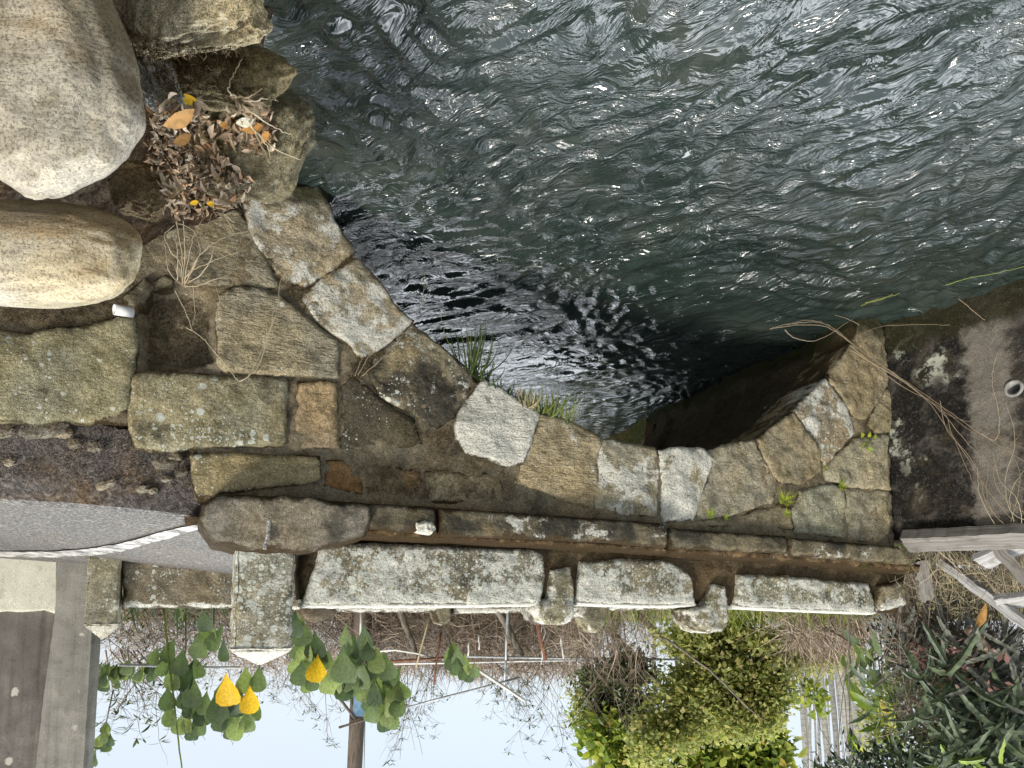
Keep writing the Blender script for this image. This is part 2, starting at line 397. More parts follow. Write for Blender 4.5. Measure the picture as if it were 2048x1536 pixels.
def wall_left_material():
    """The old side wall of the channel: black algae, a tan patch and pale lichen."""
    t = NT('stained_side_wall'); p = t.pos(False); n1 = t.noise(p, 2.5, 6, .65, .4); n2 = t.noise(p, 14, 6, .7); n3 = t.noise(p, 120, 4, .75)
    c = t.mix(t.mr(n3, .36, .62), (.115, .10, .082), (.225, .20, .165))
    u = t.attr('u'); # metres from the bridge corner
    blk = t.math('ADD', t.mr(t.math('ADD', u, t.math('MULTIPLY', t.math('SUBTRACT', n2, .5), .22)), .56, .64, 1.0, 0.0), t.mr(t.math('ADD', u, t.math('MULTIPLY', n2, .3)), .98, 1.10, 0, .9))
    blk = t.math('MULTIPLY', blk, t.mr(t.math('ADD', t.noise(p, 5, 6, .7, .5), t.math('MULTIPLY', n3, .35)), .42, .72, .35, 1.0))
    n4 = t.noise(p, 45, 5, .75); dark = t.ramp(t.math('ADD', t.math('MULTIPLY', n3, .5), t.math('MULTIPLY', n4, .5)), [(.40, (.007, .0068, .0065)), (.52, (.016, .0145, .012)), (.585, (.05, .046, .04)), (.64, (.22, .21, .185)), (.70, (.42, .40, .37))])
    c = t.mix(blk, c, dark)
    rs = t.noise(p, 3.1, 4, .6, .4); c = t.mix(t.math('MULTIPLY', t.mr(rs, .5, .7), .35), c, (.085, .065, .035))
    lk = t.math('MULTIPLY', t.mr(t.noise(p, 8, 7, .7), .52, .60), t.mr(t.math('ADD', t.noise(p, 1.6, 3), 0), .50, .62)); c = t.mix(t.math('MULTIPLY', lk, .8), c, (.46, .48, .38))
    z = t.math('ADD', t.sep(t.pos(False, geo=True), 2), t.math('MULTIPLY', n2, .25))
    c = t.mix(t.mr(z, WZ + .33, WZ + .45, .93, 0), c, t.ramp(n3, [(.4, (.008, .008, .004)), (.62, (.045, .042, .018)), (.75, (.12, .12, .05))]))
    h = t.math('ADD', n2, t.math('MULTIPLY', n3, .5)); t.bsdf(c, .93, t.bump(h, .9, .02), .12); return t.m

def simple(name, c0, c1, sc=8, rough=.6, det=5, stretch=(1, 1, 1), bump=.3, bd=.005, spec=.3, metallic=0.0, geo=False):
    t = NT(name); p = t.pos(True, stretch); n = t.noise(p, sc, det, .65, .3)
    t.bsdf(t.mix(t.mr(n, .32, .68), c0, c1), rough, t.bump(n, bump, bd), spec, Metallic=metallic); return t.m

def leaf_mat(name, stops, rough=.45, trans=.35, spec=.4):
    t = NT(name); i = t.n('ShaderNodeNewGeometry').outputs['Random Per Island']; p = t.pos(False)
    c = t.ramp(i, stops); n = t.noise(p, 45, 3); c = t.mix(t.mr(n, .35, .65), t.mix(1.0, c, (.8, .82, .75), 'MULTIPLY'), t.mix(1.0, c, (1.15, 1.1, 1.1), 'MULTIPLY'))
    b = t.bsdf(c, rough, None, spec); tr = t.n('ShaderNodeBsdfTranslucent'); t.put(tr.inputs[0], t.mix(1.0, c, (1.2, 1.3, .7), 'MULTIPLY'))
    m = t.n('ShaderNodeMixShader'); m.inputs[0].default_value = trans; t.l(b.outputs[0], m.inputs[1]); t.l(tr.outputs[0], m.inputs[2]); t.l(m.outputs[0], t.out.inputs[0]); return t.m

def wood(name, c0, c1, along):
    t = NT(name); sc = tuple(2.0 if i == along else 60.0 for i in range(3)); p = t.n('ShaderNodeTexCoord').outputs['Generated']
    uv = t.attr('u', 'GEOMETRY', 'Vector'); m = t.n('ShaderNodeVectorMath', operation='MULTIPLY'); t.l(uv, m.inputs[0]); m.inputs[1].default_value = (3, 70, 70)
    g = t.noise(m.outputs[0], 1.0, 6, .65, .8); n = t.noise(t.pos(False), 9, 4, .6)
    c = t.mix(t.mr(g, .3, .7), c0, c1); c = t.mix(t.math('MULTIPLY', t.mr(n, .5, .7), .45), c, (.08, .065, .05))
    t.bsdf(c, .9, t.bump(g, .7, .006), .15); return t.m

def water_material():
    t = NT('river_water'); flow = t.n('ShaderNodeMapping'); flow.inputs['Rotation'].default_value = (0, 0, R(-28)); t.l(t.pos(False), flow.inputs['Vector'])
    v = flow.outputs[0]
    wv = t.noise(v, 1.1, 3, .5, 0, True); ws = t.n('ShaderNodeVectorMath', operation='SCALE'); t.l(wv, ws.inputs[0]); ws.inputs['Scale'].default_value = .55
    va = t.n('ShaderNodeVectorMath', operation='ADD'); t.l(v, va.inputs[0]); t.l(ws.outputs[0], va.inputs[1])
    def st(k, x=1.0):
        m = t.n('ShaderNodeVectorMath', operation='MULTIPLY'); t.l(va.outputs[0], m.inputs[0]); m.inputs[1].default_value = k; return m.outputs[0]
    a = t.noise(st((3.2, 8, 1)), 1.0, 4, .55, .9); b = t.noise(st((10, 25, 1)), 1.0, 4, .58, .7); c_ = t.noise(st((44, 100, 1)), 1.0, 3, .6, .4)
    amt = t.mr(t.noise(va.outputs[0], 1.05, 3, .55), .40, .60, .10, 1.25)
    h = t.math('ADD', t.math('MULTIPLY', a, 1.2), t.math('MULTIPLY', t.math('ADD', t.math('MULTIPLY', b, .40), t.math('MULTIPLY', c_, .05)), amt))
    murk = t.noise(va.outputs[0], 1.3, 5, .6, .6)
    col_ = t.ramp(murk, [(.32, (.015, .024, .0205)), (.52, (.026, .038, .033)), (.70, (.045, .053, .044))])
    # flecks and ribbons of foam riding on the crests
    fo = t.math('MULTIPLY', t.mr(t.noise(st((7, 26, 1)), 1.0, 7, .78, 1.2), .60, .67), t.mr(t.noise(va.outputs[0], 1.5, 4, .6), .50, .60))
    fo = t.math('MULTIPLY', fo, t.mr(t.noise(v, 70, 3, .7), .42, .56))
    fl = t.math('MULTIPLY', t.mr(t.vor(st((9, 26, 1)), 1.0), .06, .035), t.mr(t.noise(v, 2.4, 3), .54, .62))
    foam = t.math('MAXIMUM', fo, fl); foam = t.math('MULTIPLY', foam, .8)
    col_ = t.mix(foam, col_, (.62, .66, .66))
    bn = t.bump(h, 1.0, .040)
    t.bsdf(col_, t.mix(foam, (.10, .10, .10), (.7, .7, .7)), bn, .8, IOR=1.55); return t.m
# ------------------------------------------------------------------ the bridge
def PX(pts, n=0.0): return [sz(x, y, n) for x, y in pts]
def FR(a, b, n): return F(a, b, n)
bridge = empty('stone_bridge', F(2, WZ, -1.5), 'old mossy stone arch bridge of rough lichened blocks crossing the green water', 'bridge')

# intrados profile, from the right bank's foot to the left one, in (along, height)
ARCH_PX = [(664, 447), (706, 508), (736, 540), (797, 622), (824, 646), (862, 680), (944, 748), (1013, 789), (1071, 825), (1132, 841), (1197, 874), (1250, 886), (1312, 899),
           (1342, 899), (1407, 899), (1455, 890), (1511, 880), (1584, 824), (1653, 757), (1690, 705), (1707, 685), (1720, 640)]
ARCH = PX(ARCH_PX)
ARCH = [(ARCH[0][0] - .02, -3.1), (ARCH[0][0] - .02, WZ + .02)] + ARCH + [(ARCH[-1][0] + .03, -3.1)]
SL, SR = -1.9, sz(1788, 1000)[0]                    # ends of the facade
W = 3.0                                            # width of the bridge
zt0 = sz(700, 1030)[1]; 
def ledge_z(s):                                    # height of the string course's underside
    a = sz(520, 992, .1); b = sz(1792, 1091, .1); return a[1] + (b[1] - a[1]) * (s - a[0]) / (b[0] - a[0])

def facade_poly(n_arch, top=None):
    p = [(SL, -3.1), (ARCH[0][0], -3.1)] + n_arch[1:-1] + [(n_arch[-1][0], -3.1), (SR, -3.1), (SR, ledge_z(SR) + .05), (0.0, ledge_z(0) + .05), (sz(395, 1000)[0], ledge_z(-.6) + .03), (sz(388, 905)[0], sz(388, 905)[1]), (sz(262, 850)[0], sz(262, 850)[1]), (SL, sz(0, 850)[1])]
    return p
core = slab(facade_poly(ARCH), FR, front=-.010, thick=.35, res=.025, rnd=.01, amp=.022, nsc=5, wob=0, seed=1, rough=.012, dent=(PX([(282, 585), (355, 570), (428, 577), (428, 650), (430, 722), (330, 742), (282, 740)]), .095))
props(core.build('mortar_core', STONE, bridge), (.21, .185, .14), moss=.13, dark=.14, lichen=.06, chisel=.2)

# vault: the arch profile carried through with an added rear flare, so the water mirrors more sky, with courses of blocks as relief
def vault():
    mb = MB(); prof = resample(ARCH + [], .05)
    prof = [p for p in prof if p[1] > -3.2]
    # drop the closing run along the bottom
    prof = []
    for i in range(len(ARCH) - 1):
        a, b = ARCH[i], ARCH[i + 1]; m = max(1, int(math.hypot(b[0] - a[0], b[1] - a[1]) / .045))
        prof += [(a[0] + (b[0] - a[0]) * j / m, a[1] + (b[1] - a[1]) * j / m) for j in range(m)]
    prof.append(ARCH[-1])
    ns = [-.04 - (W - .1) * j / 60 for j in range(61)]
    vs = []; cx = 2.0; cz = -2.6
    acc = 0
    for k, (s_, z_) in enumerate(prof):
        if k: acc += math.hypot(s_ - prof[k - 1][0], z_ - prof[k - 1][1])
        for n_ in ns:
            row = math.floor(acc / .34); fa = abs((acc / .34) % 1 - .5) * 2
            fb = abs(((n_ + row * .37) / .62) % 1 - .5) * 2
            g = max(0, (fa - .88) / .12, (fb - .94) / .06)
            d = .02 * fbm((s_ * 5, z_ * 5, n_ * 5), 4) + .03 * g + .03 * mnoise.cell(Vector((row * 1.7, math.floor((n_ + row * .37) / .62 + .5), 3.3)))
            dx, dz = s_ - cx, z_ - cz; L = math.hypot(dx, dz) + 1e-6
            f_ = -n_ / W; vs.append(F(s_ + dx / L * (d + .012) - .45 * f_ * max(0, min(1, (2.4 - s_) / 1.4)), z_ + dz / L * (d + .012) + .30 * f_ * max(0, min(1, (z_ - WZ) / .5)), n_))
    K = len(ns)
    mb.add(vs, [(i * K + j, i * K + j + 1, (i + 1) * K + j + 1, (i + 1) * K + j) for i in range(len(prof) - 1) for j in range(K - 1)])
    return mb
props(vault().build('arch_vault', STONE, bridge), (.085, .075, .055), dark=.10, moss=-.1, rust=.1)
# far face with the same added flare for the reflections, top and body
farp = slab([(-.9, -3.1)] + [(a - .45 * max(0, min(1, (2.4 - a) / 1.4)), b + .30 * max(0, min(1, (b - WZ) / .5))) for a, b in ARCH] + [(SR, -3.1), (SR, -.5), (-.9, -.66)], lambda a, b, n: F(a, b, -W - n), front=0, thick=.2, res=.12, rnd=.01, amp=.02, wob=0, seed=5)
props(farp.build('rear_face', STONE, bridge), (.2, .18, .13), dark=.1, spots=.1)
dk = MB(); 
for i in range(24):
    pass
deck_pts = []
def ztop(s): return ledge_z(s) + .115
for j in range(7):
    for i in range(61):
        s_ = -.62 + (SR + .02 + .62) * i / 60
        deck_pts.append(F(s_, ztop(s_), -.02 - (W - .03) * j / 6))
dk.add(deck_pts, [(j * 61 + i, j * 61 + i + 1, (j + 1) * 61 + i + 1, (j + 1) * 61 + i) for j in range(6) for i in range(60)])
dk.build('deck', DARKMOSS, bridge)

TAN = (.36, .325, .25); GRY = (.31, .29, .225); PALE = (.42, .395, .32); YEL = (.36, .305, .20); ORA = (.35, .265, .165); OLV = (.27, .25, .18); BRN = (.26, .215, .15); GRN = (.32, .305, .24)
arch_stones = [
 ([(489, 402), (515, 378), (639, 374), (661, 420), (668, 448), (700, 489), (706, 503), (655, 545), (612, 572), (565, 558), (530, 512), (498, 455)], TAN, dict(lichen=0.24, moss=.05, rust=.06, dark=.11), .01, 'foot stone standing in the water with a green wet base'),
 ([(712, 519), (736, 540), (797, 622), (823, 642), (790, 672), (746, 707), (718, 716), (702, 693), (647, 652), (606, 603), (637, 566), (670, 545)], TAN, dict(lichen=0.26, spots=.12, moss=.0, dark=.11), .015, None),
 ([(826, 651), (862, 680), (944, 745), (946, 760), (927, 803), (905, 835), (876, 853), (828, 828), (762, 788), (740, 746), (752, 716), (795, 678)], (.24, .215, .15), dict(lichen=0.19, spots=.35, dark=.30, moss=.0), .005, 'half blackened arch block'),
 ([(968, 762), (1013, 789), (1071, 825), (1077, 833), (1062, 875), (1043, 926), (1013, 930), (975, 914), (937, 905), (915, 878), (910, 847), (927, 813), (951, 779)], PALE, dict(lichen=0.37, dark=.0, chisel=.9), .02, 'white crusted arch block'),
 ([(1084, 832), (1132, 840), (1197, 873), (1196, 939), (1187, 1011), (1137, 1000), (1034, 963), (1048, 925), (1066, 873)], YEL, dict(lichen=0.16, moss=-.12, chisel=1.1, dark=.11), .012, 'yellow arch block'),
 ([(1201, 878), (1250, 886), (1312, 898), (1316, 940), (1312, 1030), (1250, 1027), (1190, 1016)], GRN, dict(lichen=0.25, moss=-.1, chisel=.7, dark=.11), .008, None),
 ([(1320, 903), (1342, 899), (1407, 899), (1424, 918), (1412, 960), (1398, 1000), (1385, 1040), (1328, 1040)], (.33, .31, .23), dict(lichen=0.34, dark=.08, moss=-.1), .014, 'white crusted keystone'),
 ([(1415, 902), (1455, 892), (1509, 881), (1533, 932), (1553, 966), (1545, 1004), (1478, 1024), (1395, 1040), (1402, 1000), (1420, 955)], GRY, dict(dark=.10, moss=-.05, rust=.05), .004, None),
 ([(1514, 879), (1584, 826), (1611, 862), (1638, 903), (1645, 937), (1601, 968), (1556, 960), (1535, 927)], (.25, .215, .14), dict(spots=.12, moss=-.05, lichen=0.13, dark=.11), .012, None),
 ([(1588, 822), (1652, 759), (1683, 804), (1703, 842), (1710, 862), (1649, 931), (1641, 903), (1613, 862)], BRN, dict(spots=.55, lichen=0.25, moss=-.1, rust=.12, dark=.11), .006, 'brown arch block peppered with white spots'),
 ([(1657, 755), (1690, 705), (1707, 685), (1721, 630), (1761, 640), (1772, 712), (1775, 767), (1755, 804), (1734, 835), (1709, 838), (1685, 800)], (.25, .21, .13), dict(spots=.14, moss=.02, rust=.03, dark=.11), .01, 'springer stone wet and green at its foot'),
]
def blend(c, f=.38): return tuple(a * (1 - f) + b * f for a, b in zip(c, (.355, .33, .265)))
for i, (pl, c, k, off, lab) in enumerate(arch_stones):
    c = blend(c)
    mb = slab(PX(pl), FR, front=off, thick=.42, res=.018, rnd=.016, bulge=.008, amp=.022, nsc=5.5, wob=.010, shrink=-.015, dirtw=.014, seed=20 + i, rough=.006)
    o = props(mb.build('arch_stone', STONE, bridge), c, **k); tag(o, lab)
wall_stones = [
 ([(437, 587), (478, 575), (533, 581), (564, 598), (615, 639), (673, 683), (676, 757), (581, 748), (454, 743), (436, 727)], GRY, dict(spots=.16, moss=-.05, chisel=1.2, dark=.11), .015, None),
 ([(340, 440), (478, 418), (490, 440), (513, 471), (530, 512), (556, 568), (530, 575), (478, 570), (430, 568), (359, 557), (330, 520)], GRY, dict(moss=.0, chisel=.9, lichen=.03, dark=.11), -.005, None),
 ([(265, 752), (300, 748), (440, 755), (500, 757), (574, 764), (568, 885), (560, 890), (380, 893), (345, 902), (272, 892), (262, 850)], (.27, .26, .175), dict(spots=.45, moss=-.08, lichen=.05, dark=.11), .02, 'long block with pale lichen rosettes'),
 ([(596, 766), (672, 766), (675, 895), (602, 892), (591, 871), (596, 832), (606, 806), (597, 796)], ORA, dict(moss=-.1, rust=.15, dark=.11), .012, 'small orange block'),
 ([(680, 762), (708, 757), (749, 790), (826, 842), (846, 890), (684, 897)], (.10, .092, .07), dict(dark=.12, spots=.22), .0, 'blackened wedge shaped block'),
 ([(385, 915), (430, 910), (636, 917), (639, 955), (600, 966), (480, 980), (394, 990), (384, 960)], (.29, .25, .14), dict(spots=.25, lichen=.06, moss=-.05, dark=.11), .03, None),
 ([(-160, 655), (60, 672), (180, 655), (230, 640), (268, 640), (272, 690), (264, 760), (258, 815), (180, 845), (40, 838), (-160, 830)], (.27, .27, .185), dict(spots=.32, lichen=.04, moss=-.02, dark=.11), .03, 'broad pale block beneath the smaller boulder'),
 ([(270, 452), (332, 442), (334, 520), (330, 545), (290, 548), (276, 505)], (.20, .17, .11), dict(moss=.1, dark=.05), -.03, None),
 ([(268, 580), (292, 560), (302, 574), (288, 612), (266, 632), (250, 600)], (.2, .18, .13), dict(moss=.1, dark=.11), .03, None),
 ([(278, 582), (355, 566), (430, 574), (430, 650), (433, 728), (330, 725), (280, 742)], (.085, .06, .035), dict(moss=.5, dark=.11), -.13, 'hollow left by a lost block, lined with brown moss'),
 ([(655, 922), (722, 925), (727, 985), (650, 972)], (.26, .17, .09), dict(moss=.10, rust=.2, dark=.11), .0, None),
 ([(730, 925), (842, 942), (850, 1000), (735, 990)], (.2, .15, .09), dict(moss=.22, rust=.12, dark=.11), -.01, None),
 ([(850, 942), (1000, 950), (1012, 1003), (857, 1004)], (.25, .23, .17), dict(moss=.10, lichen=.12, dark=.11), -.005, None),
 ([(1776, 775), (1785, 790), (1786, 865), (1752, 868), (1735, 848), (1757, 808)], (.33, .30, .20), dict(spots=.05, lichen=.05, dark=.11), .0, None),
 ([(1724, 876), (1775, 871), (1779, 978), (1734, 975), (1690, 970), (1652, 957), (1651, 934), (1707, 880)], (.36, .34, .26), dict(lichen=.12, moss=-.12, dark=.11), .015, 'pale grey block under the arch shoulder'),
 ([(1600, 985), (1640, 972), (1690, 975), (1690, 1074), (1590, 1062), (1585, 1020)], (.29, .30, .23), dict(moss=-.12, lichen=.03, dark=.11), .012, None),
 ([(1694, 977), (1778, 983), (1783, 1088), (1694, 1076)], (.33, .31, .23), dict(moss=.0, lichen=.05, dark=.05), .0, None),
 ([(1480, 1032), (1555, 1010), (1582, 1020), (1586, 1058), (1470, 1046)], (.22, .19, .12), dict(moss=.05, dark=.11), .0, None),
 ([(1340, 1046), (1400, 1042), (1470, 1036), (1475, 1050), (1345, 1054)], (.2, .18, .13), dict(dark=.1), -.01, None),
 ([(300, 565), (332, 550), (345, 560), (340, 572), (300, 580)], (.3, .28, .2), dict(moss=.1, dark=.11), .0, None),
]
for i, (pl, c, k, off, lab) in enumerate(wall_stones):
    c = blend(c, .3) if min(c) > .1 else c
    mb = slab(PX(pl), FR, front=off, thick=.28, res=.02 if i != 6 else .025, rnd=.016, bulge=.006, amp=.020, nsc=5.5, wob=.010, shrink=-.014, dirtw=.016, seed=60 + i, rough=.006)
    o = props(mb.build('wall_stone', STONE, bridge), c, **k); tag(o, lab)

# projecting string course, four lengths that do not quite line up
def quad_px(n, pts): return [sz(x, y, n) for x, y in pts]
ledges = [(.10, [(440, 996), (520, 992), (700, 1003), (874, 1013), (877, 1068), (732, 1056), (600, 1050), (440, 1040)], dict(dark=.27, moss=.10, lichen=.12)),
          (.105, [(879, 1014), (1200, 1036), (1336, 1046), (1338, 1094), (1200, 1083), (881, 1069)], dict(dark=.27, lichen=.19, rust=.16, moss=.10)),
          (.075, [(1343, 1055), (1577, 1072), (1578, 1106), (1346, 1096)], dict(dark=.24, lichen=.12)),
          (.09, [(1584, 1075), (1802, 1093), (1838, 1130), (1583, 1110)], dict(dark=.20, lichen=.20))]
for i, (n_, pts, k) in enumerate(ledges):
    mb = slab(quad_px(n_, pts), FR, front=n_, thick=.40, res=.016, rnd=.025, bulge=.004, amp=.006, nsc=6, wob=.003, seed=100 + i, rough=.004)
    props(mb.build('ledge_stone', STONE, bridge), (.17, .155, .115), **k)
mb = slab(quad_px(.13, [(833, 1042), (850, 1037), (870, 1040), (876, 1058), (862, 1068), (834, 1063)]), FR, front=.122, thick=.06, res=.006, rnd=.03, bulge=.006, amp=.02, nsc=22, wob=.012, seed=109, rough=.006)
tag(props(mb.build('ledge_stone', STONE, bridge), (.52, .52, .48), lichen=.3, moss=-.3), 'knob of white crust on the ledge')
# second, smaller step behind the ledge: brown with moss
step = [(.035, [(725, 1050), (1000, 1070), (1336, 1090), (1338, 1106), (1000, 1086), (725, 1072)]), (.02, [(1342, 1090), (1580, 1102), (1845, 1128), (1840, 1146), (1580, 1122), (1342, 1108)])]
for i, (n_, pts) in enumerate(step):
    mb = slab(quad_px(n_, pts), FR, front=n_, thick=.30, res=.016, rnd=.02, amp=.008, nsc=7, wob=.006, seed=110 + i, rough=.006)
    props(mb.build('ledge_step', STONE, bridge), (.16, .115, .07), moss=.16, lichen=.10, rust=.22, dark=.1)
# worn mortar hump at the bridge end
lump = slab(quad_px(.11, [(398, 1040), (404, 1012), (440, 994), (520, 990), (640, 1000), (738, 1012), (742, 1060), (735, 1078), (690, 1088), (600, 1100), (500, 1098), (425, 1080)]), FR, front=.125, thick=.5, res=.016, rnd=.05, bulge=.0, amp=.022, nsc=6, wob=.016, seed=115, rough=.010, tilt=(0, -.5))
props(lump.build('mortar_hump', STONE, bridge), (.17, .158, .135), dark=.22, moss=.08, lichen=.08)
mb = slab(quad_px(.15, [(536, 1036), (543, 1036), (541, 1062), (533, 1098), (526, 1098), (534, 1064)]), FR, front=.140, thick=.03, res=.006, rnd=.004, amp=.006, nsc=20, wob=.004, seed=118, rough=.004)
mb.build('paint_streak', PAINT, bridge)
# ------------------------------------------------------------------ parapets
par = empty('stone_parapet', F(2, -.45, -.3), 'low parapet of white topped stone slabs on the near edge of the bridge', 'parapet')
def para_slab(pts, n, c, k, seed, thick=.20, name='parapet_slab', root=None, res=.016):
    mb = slab(quad_px(n, pts), FR, front=n, thick=thick, res=res, rnd=.028, bulge=.0, amp=.016, nsc=7, wob=.010, seed=seed, rough=.006)
    if name == 'parapet_slab':
        zt = max(p[1] for p in quad_px(n, pts)); q = quad_px(n, pts); sl = (sz(1756, 1227, n)[1] - sz(610, 1212, n)[1]) / (sz(1756, 1227, n)[0] - sz(610, 1212, n)[0]) if n > -1 else 0.0
        sm = max(q, key=lambda p: p[1])[0]
        mb.c = [math.exp(-max(0.0, zt + sl * (stn(Vector(v))[0] - sm) - v[2] - .012) / .030) for v in mb.v]
    return props(mb.build(name, STONE, root or par), c, **k)
NP = -.14
para_slab([(600, 1080), (1000, 1078), (1820, 1120), (1800, 1226), (1200, 1200), (600, 1198)], NP - .05, (.11, .085, .055), dict(moss=.18, dark=.08), 130, .22, 'parapet_core', res=.03)
SL_K = dict(lichen=.24, spots=.75, moss=-.22, dark=.17)
para_slab([(638, 1098), (660, 1088), (740, 1084), (900, 1092), (1075, 1099), (1090, 1110), (1094, 1150), (1084, 1209), (900, 1212), (604, 1213), (618, 1170), (628, 1140)], NP, (.25, .24, .195), SL_K, 131)
para_slab([(1164, 1122), (1240, 1116), (1330, 1121), (1370, 1132), (1388, 1160), (1394, 1210), (1300, 1213), (1154, 1208), (1160, 1160)], NP, (.25, .24, .195), SL_K, 132)
para_slab([(1482, 1148), (1560, 1150), (1740, 1166), (1748, 1190), (1756, 1227), (1600, 1222), (1474, 1216)], NP, (.26, .255, .2), SL_K, 133)
para_slab([(1765, 1170), (1810, 1160), (1815, 1212), (1770, 1222), (1757, 1200)], NP + .02, (.22, .2, .15), dict(lichen=.16, spots=.2, dark=.05), 134)
# white crust along the upper arris is part of each slab: a thin rounded cap
def cap(pts, n0, depth, seed, root, ht=.02):
    mb = MB(); K = 8; vs = []; m = len(pts)
    rows = []
    for (x, y) in pts:
        s_, z_ = sz(x, y, n0); rows.append((s_, z_))
    rr = resample_open(rows, .02)
    for i, (s_, z_) in enumerate(rr):
        low = .012
        w = .5 * fbm((s_ * 15, seed, 7), 3)
        prof = [(n0 - .012, z_ - low), (n0 - .006, z_ - low * .45), (n0 - .004, z_ + .002), (n0 - .03, z_ + ht + .004 * w), (n0 - depth * .5, z_ + ht * 1.2 + .006 * w), (n0 - depth + .03, z_ + ht), (n0 - depth - .004, z_), (n0 - depth - .006, z_ - .05)]
        for (n_, zz) in prof: vs.append(F(s_ , zz + .003 * fbm((s_ * 30, n_ * 30, 1), 2), n_ + .004 * fbm((s_ * 25, zz * 25, 4), 3)))
    fs = [(i * K + j, (i + 1) * K + j, (i + 1) * K + j + 1, i * K + j + 1) for i in range(len(rr) - 1) for j in range(K - 1)]
    fs.append(tuple(range(K))); fs.append(tuple((len(rr) - 1) * K + j for j in range(K - 1, -1, -1)))
    mb.add(vs, fs); return mb
def resample_open(p, res):
    out = []
    for i in range(len(p) - 1):
        a, b = p[i], p[i + 1]; m = max(1, int(math.hypot(b[0] - a[0], b[1] - a[1]) / res))
        out += [(a[0] + (b[0] - a[0]) * j / m, a[1] + (b[1] - a[1]) * j / m) for j in range(m)]
    return out + [p[-1]]
CAPK = dict(lichen=.38, spots=.3, moss=-.4, dark=-.2)
for i, pts in enumerate([[(606, 1210), (750, 1210), (900, 1210), (1083, 1207)], [(1156, 1206), (1300, 1211), (1393, 1209)], [(1475, 1213), (1600, 1219), (1755, 1225)]]):
    props(cap(pts, NP, .20, i, par, .014).build('crusted_top', STONE, par), (.42, .42, .38), **CAPK)
# short round headed posts between the slabs
def round_post(pts, n, depth, root, seed, c=(.25, .24, .18), k=None, res=.016):
    mb = slab(quad_px(n, pts), FR, front=n, thick=depth, res=res, rnd=.035, bulge=.0, amp=.016, nsc=8, wob=.008, seed=seed, rough=.006)
    bk = slab(quad_px(n, pts), lambda a, b, q: F(a, b, 2 * n - depth - q), front=n, thick=.05, res=.03, rnd=.035, amp=.01, wob=.0, seed=seed)
    mb.add(bk.v, bk.f, bk.d)
    return props(mb.build('short_post', STONE, root), c, **(k or dict(lichen=.27, spots=.4, moss=-.08, dark=.10)))
round_post([(1107, 1138), (1147, 1132), (1151, 1180), (1152, 1232), (1146, 1243), (1128, 1249), (1100, 1249), (1080, 1240), (1070, 1220), (1074, 1207), (1100, 1196)], NP + .01, .24, par, 141)
round_post([(1432, 1165), (1456, 1172), (1459, 1210), (1461, 1250), (1450, 1263), (1424, 1267), (1402, 1259), (1387, 1240), (1383, 1220), (1412, 1208), (1420, 1190)], NP + .01, .24, par, 142)

def post(px0, px1, y0, y1, yap, n, depth, root, seed, c, k, capk):
    s0, z0 = sz(px1, y0, n); s1, z1 = sz(px0, y1, n)
    s0, s1 = sorted((sz(px0, y0, n)[0], sz(px1, y0, n)[0])); zb = sz((px0 + px1) / 2, y0, n)[1]; zt = sz((px0 + px1) / 2, y1, n)[1]; za = sz((px0 + px1) / 2, yap, n - depth / 2)[1]
    g = 14; mb = MB()
    # four faces and a pyramid, all subdivided and roughened
    def face(o, u, v, nu, nv, nr):
        vs = [];
        for j in range(nv + 1):
            for i in range(nu + 1):
                q = o + u * (i / nu) + v * (j / nv)
                d = .010 * fbm(q * 9 + Vector((seed, 0, 0)), 4) + .004 * fbm(q * 40, 3)
                e = min(i, nu - i) ; 
                vs.append(q + nr * d - nr * (.010 if e == 0 else 0))
        mb.add(vs, [(j * (nu + 1) + i, j * (nu + 1) + i + 1, (j + 1) * (nu + 1) + i + 1, (j + 1) * (nu + 1) + i) for j in range(nv) for i in range(nu)])
    sw = s1 - s0; H = zt - zb
    zb2 = zb - .08; H += .08
    face(F(s0, zb2, n), B * sw, UP * H, g, g * 2, N)
    face(F(s0, zb2, n - depth), N * depth, UP * H, g, g * 2, -B)
    face(F(s1, zb2, n), -N * depth, UP * H, g, g * 2, B)
    face(F(s1, zb2, n - depth), -B * sw, UP * H, g, g * 2, -N)
    o = props(mb.build('post', STONE, root), c, **k)
    mb = MB(); ap = F((s0 + s1) / 2, za, n - depth / 2)
    e = .006
    cs = [F(s0 - e, zt - .004, n + e), F(s1 + e, zt - .004, n + e), F(s1 + e, zt - .004, n - depth - e), F(s0 - e, zt - .004, n - depth - e)]
    m = 10
    for q in range(4):
        a, b = cs[q], cs[(q + 1) % 4]; vs = []
        for j in range(m + 1):
            for i in range(m + 1):
                p0 = a.lerp(b, i / m); p = p0.lerp(ap, (j / m) * .93)
                vs.append(p + Vector((.007, .007, .007)) * fbm(p * 14 + Vector((seed, 2, 1)), 3) - UP * (.010 if j == 0 else 0))
        mb.add(vs, [(j * (m + 1) + i, j * (m + 1) + i + 1, (j + 1) * (m + 1) + i + 1, (j + 1) * (m + 1) + i) for j in range(m) for i in range(m)])
    mb.build_cap = None
    o2 = props(mb.build('pointed_cap', STONE, root), (.42, .42, .38), **capk)
    return o, o2
post(472, 589, 1096, 1303, 1331, NP + .05, .26, par, 3, (.30, .29, .235), dict(lichen=.25, spots=.7, dark=.22, moss=-.15), CAPK)

